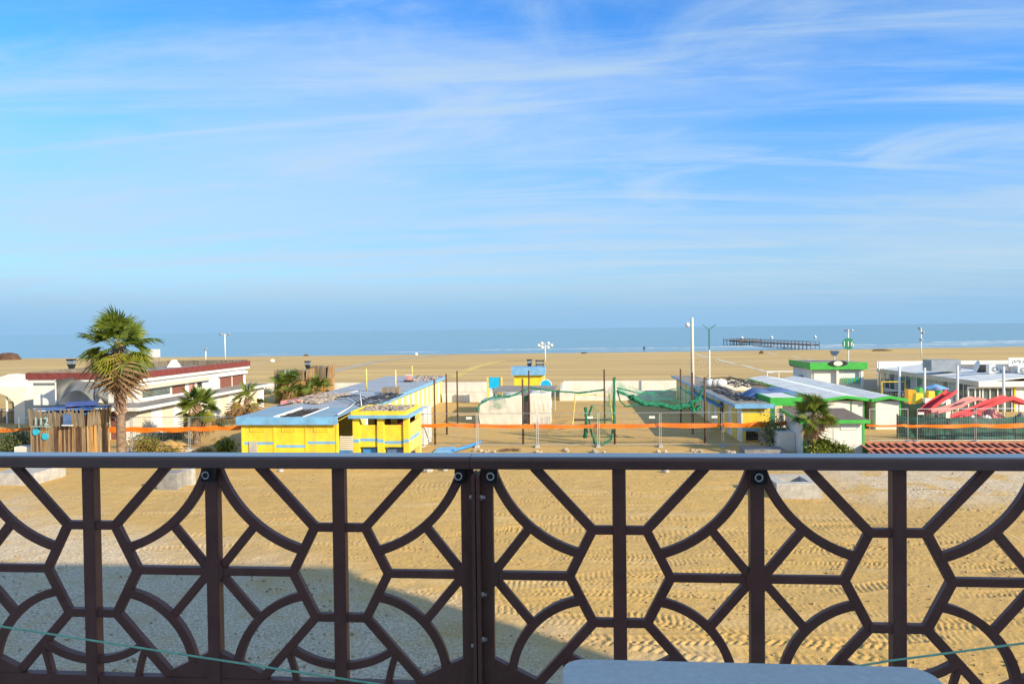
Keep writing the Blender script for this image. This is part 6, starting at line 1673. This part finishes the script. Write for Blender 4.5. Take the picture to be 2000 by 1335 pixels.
# ================================================================== BLOCKS, STONES AND LITTER AROUND THE FENCE
def cblock(label, px0, px1, pyb, pyt, depth, m=CONC, hole=False, yaw=0.0, name='concrete_block'):
    p, q = gp(px0, pyb), gp(px1, pyb); zt_ = hz(p.x, p.y, pyt); w = (q - p).length
    t = thing(name, label, 'concrete block', (p + q) / 2)
    zb_ = -0.1; c = 0.025
    d = (q - p).normalized(); nrm = Vector((-d.y, d.x, 0)); B = [p, q, q + nrm * depth, p + nrm * depth]
    up = Vector((0, 0, 1)); b = MB()
    lo = [v + up * zb_ for v in B]; md = [v + up * (zt_ - c) for v in B]; cen = sum(B, Vector()) / 4
    tp = [v + (cen - v).normalized() * c + up * zt_ for v in B]
    b.add(lo + md + tp, [(3, 2, 1, 0), (0, 1, 5, 4), (1, 2, 6, 5), (2, 3, 7, 6), (3, 0, 4, 7), (4, 5, 9, 8), (5, 6, 10, 9), (6, 7, 11, 10), (7, 4, 8, 11)])
    if hole:
        hl = [v.lerp(cen, 0.42) + up * zt_ for v in B]; hd = [v - up * 0.25 for v in hl]
        k = len(b.v) - 4
        b.add(tp + hl + hd, [(0, 1, 5, 4), (1, 2, 6, 5), (2, 3, 7, 6), (3, 0, 4, 7), (4, 5, 9, 8), (5, 6, 10, 9), (6, 7, 11, 10), (7, 4, 8, 11), (8, 9, 10, 11)])
    else: b.add(tp, [(0, 1, 2, 3)])
    b.build('body', m, t)
    return t
cblock('pale concrete slab seen under the handrail beside open sand', -14, 66, 948, 924, 2.2)
cblock('stepped grey concrete block near the small pillar block', 306, 346, 956, 924, 0.9, CONCD)
cblock('narrow upright concrete pillar block', 352, 374, 948, 916, 0.4)
mh = cblock('hollow square concrete manhole block sunk in the tracked sand', 1517, 1606, 974, 944, 1.9, CONC, True)
p, q = gp(1528, 965), gp(1588, 965)
zz = hz(p.x, p.y, 937)
cblock('low pale concrete kerb block at the slatted booth foot', 28, 93, 893, 872, 0.8, STONEW)
cblock('flat grey slab lying in the shade by the scrubby bush', 1455, 1535, 888, 878, 1.2, CONCD)
for i, (px, py, s) in enumerate([(836, 921, .25), (868, 919, .22), (548, 921, .16), (1300, 921, .2)]):
    g = gp(px, py); MB().ball((g.x, g.y, gz(g.x, g.y) + s * .3), (s, s * .8, s * .6), 8, 5, .2, random.Random(i)).build('stone', CONC, None, False, ['chunk of broken concrete', 'small pale concrete chunk', 'half buried grey stone', 'flat grey concrete chunk'][i] + ' on the sand under the handrail', 'stone')
r9 = random.Random(9)
for i, (px, py, n_) in enumerate([(930, 880, 4), (958, 882, 4), (1050, 884, 3), (1098, 881, 4), (1170, 884, 4), (1292, 882, 3), (1358, 882, 6), (1425, 885, 6)]):
    g = gp(px, py)
    b = MB()
    for k in range(n_):
        s = r9.uniform(.08, .17); b.ball((g.x + r9.uniform(-.3, .3), g.y + r9.uniform(-.2, .2), gz(g.x, g.y) + s * .4), (s, s * .85, s * .7), 7, 5, .25, r9)
    b.build('stone_heap', ROCK, None, False, 'little heap of pale stones at the court fence foot', 'stones', 'stones along the court fence')
bm = MB(); p, q = gp(884, 884), gp(938, 870)
for o_, r_ in ((0, .09), (.16, .07)):
    bm.tube([p + Vector((0, o_, .12)), p.lerp(q, .5) + Vector((0, o_, .14)), q + Vector((0, o_, .22))], r_, 6)
bm.build('blue_beam', BLUB, None, False, 'blue painted timber beams lying by the yellow porch', 'beam')
MB().slab([gp(846, 886) + Vector((0, 0, .1)), gp(884, 886) + Vector((0, 0, .1)), gp(890, 876) + Vector((0, 0, .14)), gp(856, 877) + Vector((0, 0, .12))], 0.08).build('blue_board', BLU, None, False, 'pale blue board lying flat by the yellow porch', 'board')
b = MB()
for k in range(12):
    g = gp(975 + r9.uniform(0, 34), 880 + r9.uniform(-2, 2)); a = r9.uniform(-.5, .5)
    b.tube([g + Vector((-.25, 0, .05)), g + Vector((.25, a * .3, .05 + abs(a) * .15))], 0.02, 5)
b.build('twig_heap', BRNW, None, False, 'dark heap of twigs on the sand before the court fence', 'twigs')
for i, (px, py, wpx) in enumerate([(300, 882, 60), (345, 878, 50), (410, 880, 70), (330, 868, 70), (440, 860, 60)]):
    g = gp(px, py); s = (g - CAM).length / F; w = wpx * s / 2
    def fn(a, c, g=g, w=w, i=i): 
        u_, v_ = (a - .5) * 2, (c - .5) * 2; h = max(0, 1 - u_ * u_ - v_ * v_)
        return (g.x + u_ * w, g.y + v_ * w * .6, gz(g.x, g.y) - .04 + .38 * h * (0.8 + .2 * math.sin(a * 20 + c * 13 + i)))
    struct(MB().sheet(fn, 18, 12).build('sand_mound', SAND, None, True))

# ================================================================== LAMP POSTS AND MASTS
g = gp(1353, 803); lp = thing('lamp_post', 'tall pale concrete lamp post with one round globe', 'lamp post', (g.x, g.y, 0))
zt_ = hz(g.x, g.y, 620)
MB().tube([(g.x, g.y, -.1), (g.x, g.y, zt_)], 0.17, 10, 0.11).build('post', CREAM, lp, True)
zg = hz(g.x, g.y, 634); MB().ball((g.x - 0.38, g.y, zg), 0.19, 12, 8).build('globe', TENT, lp, True)
MB().tube([(g.x, g.y, zg + .05), (g.x - .3, g.y, zg + .1)], .03, 6).build('arm', GREYM, lp)
g = gp(1386, 770); gm = thing('lamp_post', 'green and white mast with two thin raised arms', 'lamp post', (g.x, g.y, 0))
zt_ = hz(g.x, g.y, 642); zm = hz(g.x, g.y, 683)
MB().tube([(g.x, g.y, -.1), (g.x, g.y, zm)], .085, 8).build('lower_post', WHT, gm); MB().tube([(g.x, g.y, zm), (g.x, g.y, zt_)], .075, 8).build('upper_post', GRND, gm)
for s_ in (-1, 1): MB().tube([(g.x, g.y, zt_ - .1), (g.x + s_ * .65, g.y, zt_ + .45)], .04, 6).build('arm', GRND, gm)
for px, pyb, pyt, lb, dbl in ((440, 702, 652, 'thin white beach lamp mast with two small heads', 1), (402, 704, 682, 'short white beach mast with one small head', 0), (1065, 706, 674, 'white beach mast with a ring of small lamps', 2), (1799, 697, 641, 'thin white beach mast with stacked loudspeaker heads', 3)):
    g = gp(px, pyb); z1 = hz(g.x, g.y, pyt); t = pole_thing('beach_mast', lb, 'mast', g.x, g.y, -.1, z1, 0.13, WHT); sc_ = (g - CAM).length / 100
    hs = [(0, 0)] if dbl == 0 else [(-.55, 0), (.55, 0)] if dbl == 1 else [(.9 * math.cos(k), .25 * math.sin(k) * 2) for k in (0, 1.05, 2.1, 3.14, 4.2, 5.2)] if dbl == 2 else [(-.15, 0), (.2, -.9), (0, -2.4)]
    for a, c in hs:
        MB().ball((g.x + a * sc_, g.y, z1 + c), (.22 * sc_, .2 * sc_, .2 * sc_), 8, 5).build('lamp_head', TENT if dbl == 2 else GREYM, t)
        if a: MB().tube([(g.x, g.y, z1 + c - .1), (g.x + a * sc_, g.y, z1 + c)], .05, 5).build('arm', WHT, t)

# ================================================================== PIER, WALKER, THINGS ON THE BEACH
PIERHAZE = mat('haze paled pier timber', (0.20, 0.16, 0.14), 0.9, 0.15, 1.0)  # paled grey brown: distance haze is put into the timber colour
pr = thing('wooden_pier', 'dark wooden pier on piles running out into the sea', 'pier', (70, 255, 0))
pa, pe = Vector((gp(1592, 681).x, gp(1592, 681).y, 0)), Vector((gp(1432, 671).x, gp(1432, 671).y, 0))
d = (pe - pa).normalized(); s = Vector((-d.y, d.x, 0)); Lp = (pe - pa).length
zd = hz(pa.x, pa.y, 667) ; zd = 1.25
for k in range(2):
    o_ = s * (k * 2.4 - 1.2)
    MB().hexa([pa + o_ - s * .15 + Vector((0, 0, zd - .3)), pe + o_ - s * .15 + Vector((0, 0, zd - .3)), pe + o_ + s * .15 + Vector((0, 0, zd - .3)), pa + o_ + s * .15 + Vector((0, 0, zd - .3)), pa + o_ - s * .15 + Vector((0, 0, zd)), pe + o_ - s * .15 + Vector((0, 0, zd)), pe + o_ + s * .15 + Vector((0, 0, zd)), pa + o_ + s * .15 + Vector((0, 0, zd))]).build('beam', PIERHAZE, pr)
np_ = 26
pm = MB().tube([(0, 0, -4), (0, 0, 2.15)], 0.10, 6).mesh('pile', PIERHAZE)
for k in range(np_ + 1):
    for o_ in (-1.3, 1.3):
        q = pa + d * (Lp * k / np_) + s * o_; inst('pile', pm, pr, (q.x, q.y, 0))
nq = 60
dm = MB().box((-.35, -1.5, 0), (.35, 1.5, .08)).mesh('plank', PIERHAZE)
for k in range(nq):
    if rng.random() < .12 and k < nq * .55: continue
    q = pa + d * (Lp * (k + .5) / nq); inst('plank', dm, pr, (q.x, q.y, zd + .005), (0, 0, math.atan2(d.y, d.x)), (Lp / nq / .75, 1, 1))
for o_ in (-1.3, 1.3):
    MB().tube([pa + s * o_ + Vector((0, 0, 2.1)), pe + s * o_ + Vector((0, 0, 2.1))], .05, 5).build('rail', PIERHAZE, pr)
MB().hexa([pe - d * 20 - s * 4 + Vector((0, 0, zd + .1)), pe - s * 4 + Vector((0, 0, zd + .1)), pe + s * 4 + Vector((0, 0, zd + .1)), pe - d * 20 + s * 4 + Vector((0, 0, zd + .1)), pe - d * 20 - s * 4 + Vector((0, 0, zd + .35)), pe - s * 4 + Vector((0, 0, zd + .35)), pe + s * 4 + Vector((0, 0, zd + .35)), pe - d * 20 + s * 4 + Vector((0, 0, zd + .35))]).build('platform', PIERHAZE, pr)
for k in range(6):
    for o_ in (-3.8, 3.8):
        q = pe - d * (20 * k / 5) + s * o_; inst('pile', pm, pr, (q.x, q.y, 0.2), (0, 0, 0), (1.3, 1.3, 1.0))
for i, (px, py) in enumerate(((1449, 653), (1507, 651), (1592, 657))):
    g = gp(px, py, 0) if i < 2 else gp(px, py, 0); g = vp(px, py + 3, 420)
    by = thing('sea_buoy', 'small white buoy floating beyond the pier', 'buoy', (g.x, g.y, -.2), 'white buoys'); z_ = max(.6, g.z)
    MB().ball((g.x, g.y, 0.3), (.9, .9, .6), 10, 6).build('float', WHT, by, True); MB().tube([(g.x, g.y, .3), (g.x, g.y, 1.6)], .15, 6).build('mast', WHT, by)
# person walking along the water: one skinned body
g = gp(1258, 685); gx, gy, g0 = g.x, g.y, gz(g.x, g.y)
me = bpy.data.meshes.new('person')
J = [(0, 0, .95), (0, 0, 1.2), (0, 0, 1.42), (0, 0, 1.52), (.02, 0, 1.66), (.20, 0, 1.40), (.27, .06, 1.15), (.30, -.05, .92), (-.20, 0, 1.40), (-.26, -.08, 1.15), (-.24, .10, .94), (.10, 0, .90), (.16, .1, .50), (.24, .05, .06), (.30, -.06, .03), (-.10, 0, .90), (-.16, -.02, .50), (-.26, .14, .07), (-.30, .02, .03)]
E_ = [(0, 1), (1, 2), (2, 3), (3, 4), (2, 5), (5, 6), (6, 7), (2, 8), (8, 9), (9, 10), (0, 11), (11, 12), (12, 13), (13, 14), (0, 15), (15, 16), (16, 17), (17, 18)]
RR = [.16, .17, .17, .06, .11, .07, .055, .04, .07, .055, .04, .10, .07, .05, .045, .10, .07, .05, .045]
me.from_pydata(J, E_, []); 
po = bpy.data.objects.new('person', me); COL.objects.link(po)
po.location = (gx, gy, g0); po.rotation_euler = (0, 0, R(20))
sk = po.modifiers.new('skin', 'SKIN'); ss = po.modifiers.new('sub', 'SUBSURF'); ss.levels = ss.render_levels = 2
for v_, r_ in zip(me.skin_vertices[0].data, RR): v_.radius = (r_, r_ * .85)
me.skin_vertices[0].data[0].use_root = True
me.materials.append(SKIND)
tag(po, 'person in dark clothes walking along the water', 'person')
for i, (px, py, wpx, h, m_, lb) in enumerate([(16, 702, 38, 2.0, BRNW, 'dark brown seaweed mound near the water'), (598, 694, 10, .5, BRNW, 'small dark driftwood lump beyond the cabins'), (1141, 690, 12, .4, BRNW, 'thin dark driftwood lump on the sand'), (1487, 690, 9, .7, BRNW, 'dark peaked driftwood lump near the pier'), (1722, 685, 34, .5, LEAFB, 'flat brown seaweed bank beyond the green kiosk'), (532, 706, 9, .6, WHT, 'small white boat shape upturned on the sand'), (813, 692, 6, .7, WHT, 'tiny white bundle close to the water')]):
    g = gp(px, py); s_ = (g - CAM).length / F; w = wpx * s_ / 2
    MB().ball((g.x, g.y, gz(g.x, g.y)), (w, w * .7, h), 16, 8, .12, random.Random(i)).build('beach_mound' if m_ is not WHT else 'beach_bundle', m_, None, False, lb, 'mound' if m_ is not WHT else 'bundle')
b = MB(); rz9 = random.Random(91)
for k in range(46):
    g = gp(rz9.choice((rz9.uniform(1312, 1352), rz9.uniform(1358, 1376), rz9.uniform(1385, 1412))), 709 + rz9.uniform(-4, 4)); s_ = rz9.uniform(.06, .2)
    b.ball((g.x, g.y, gz(g.x, g.y) + s_ * .3), (s_, s_, s_ * .7), 6, 4, .2, rz9)
b.build('shell_litter', ROCK, None, False, 'row of pale pebbly litter across the open beach', 'litter', kind='stuff')
tbm = thing('beach_table', 'white bare table frame before the far kiosk', 'table', (gp(1525, 736).x, gp(1525, 736).y, 0))
g = gp(1525, 738); bx('top', WHT, tbm, (g.x - 2.0, g.y - .5, .85), (g.x + 2.0, g.y + .5, .95))
for a in (-1.9, -.4, 1.8): bx('leg', WHT, tbm, (g.x + a, g.y - .4, -.1), (g.x + a + .1, g.y - .3, .85))
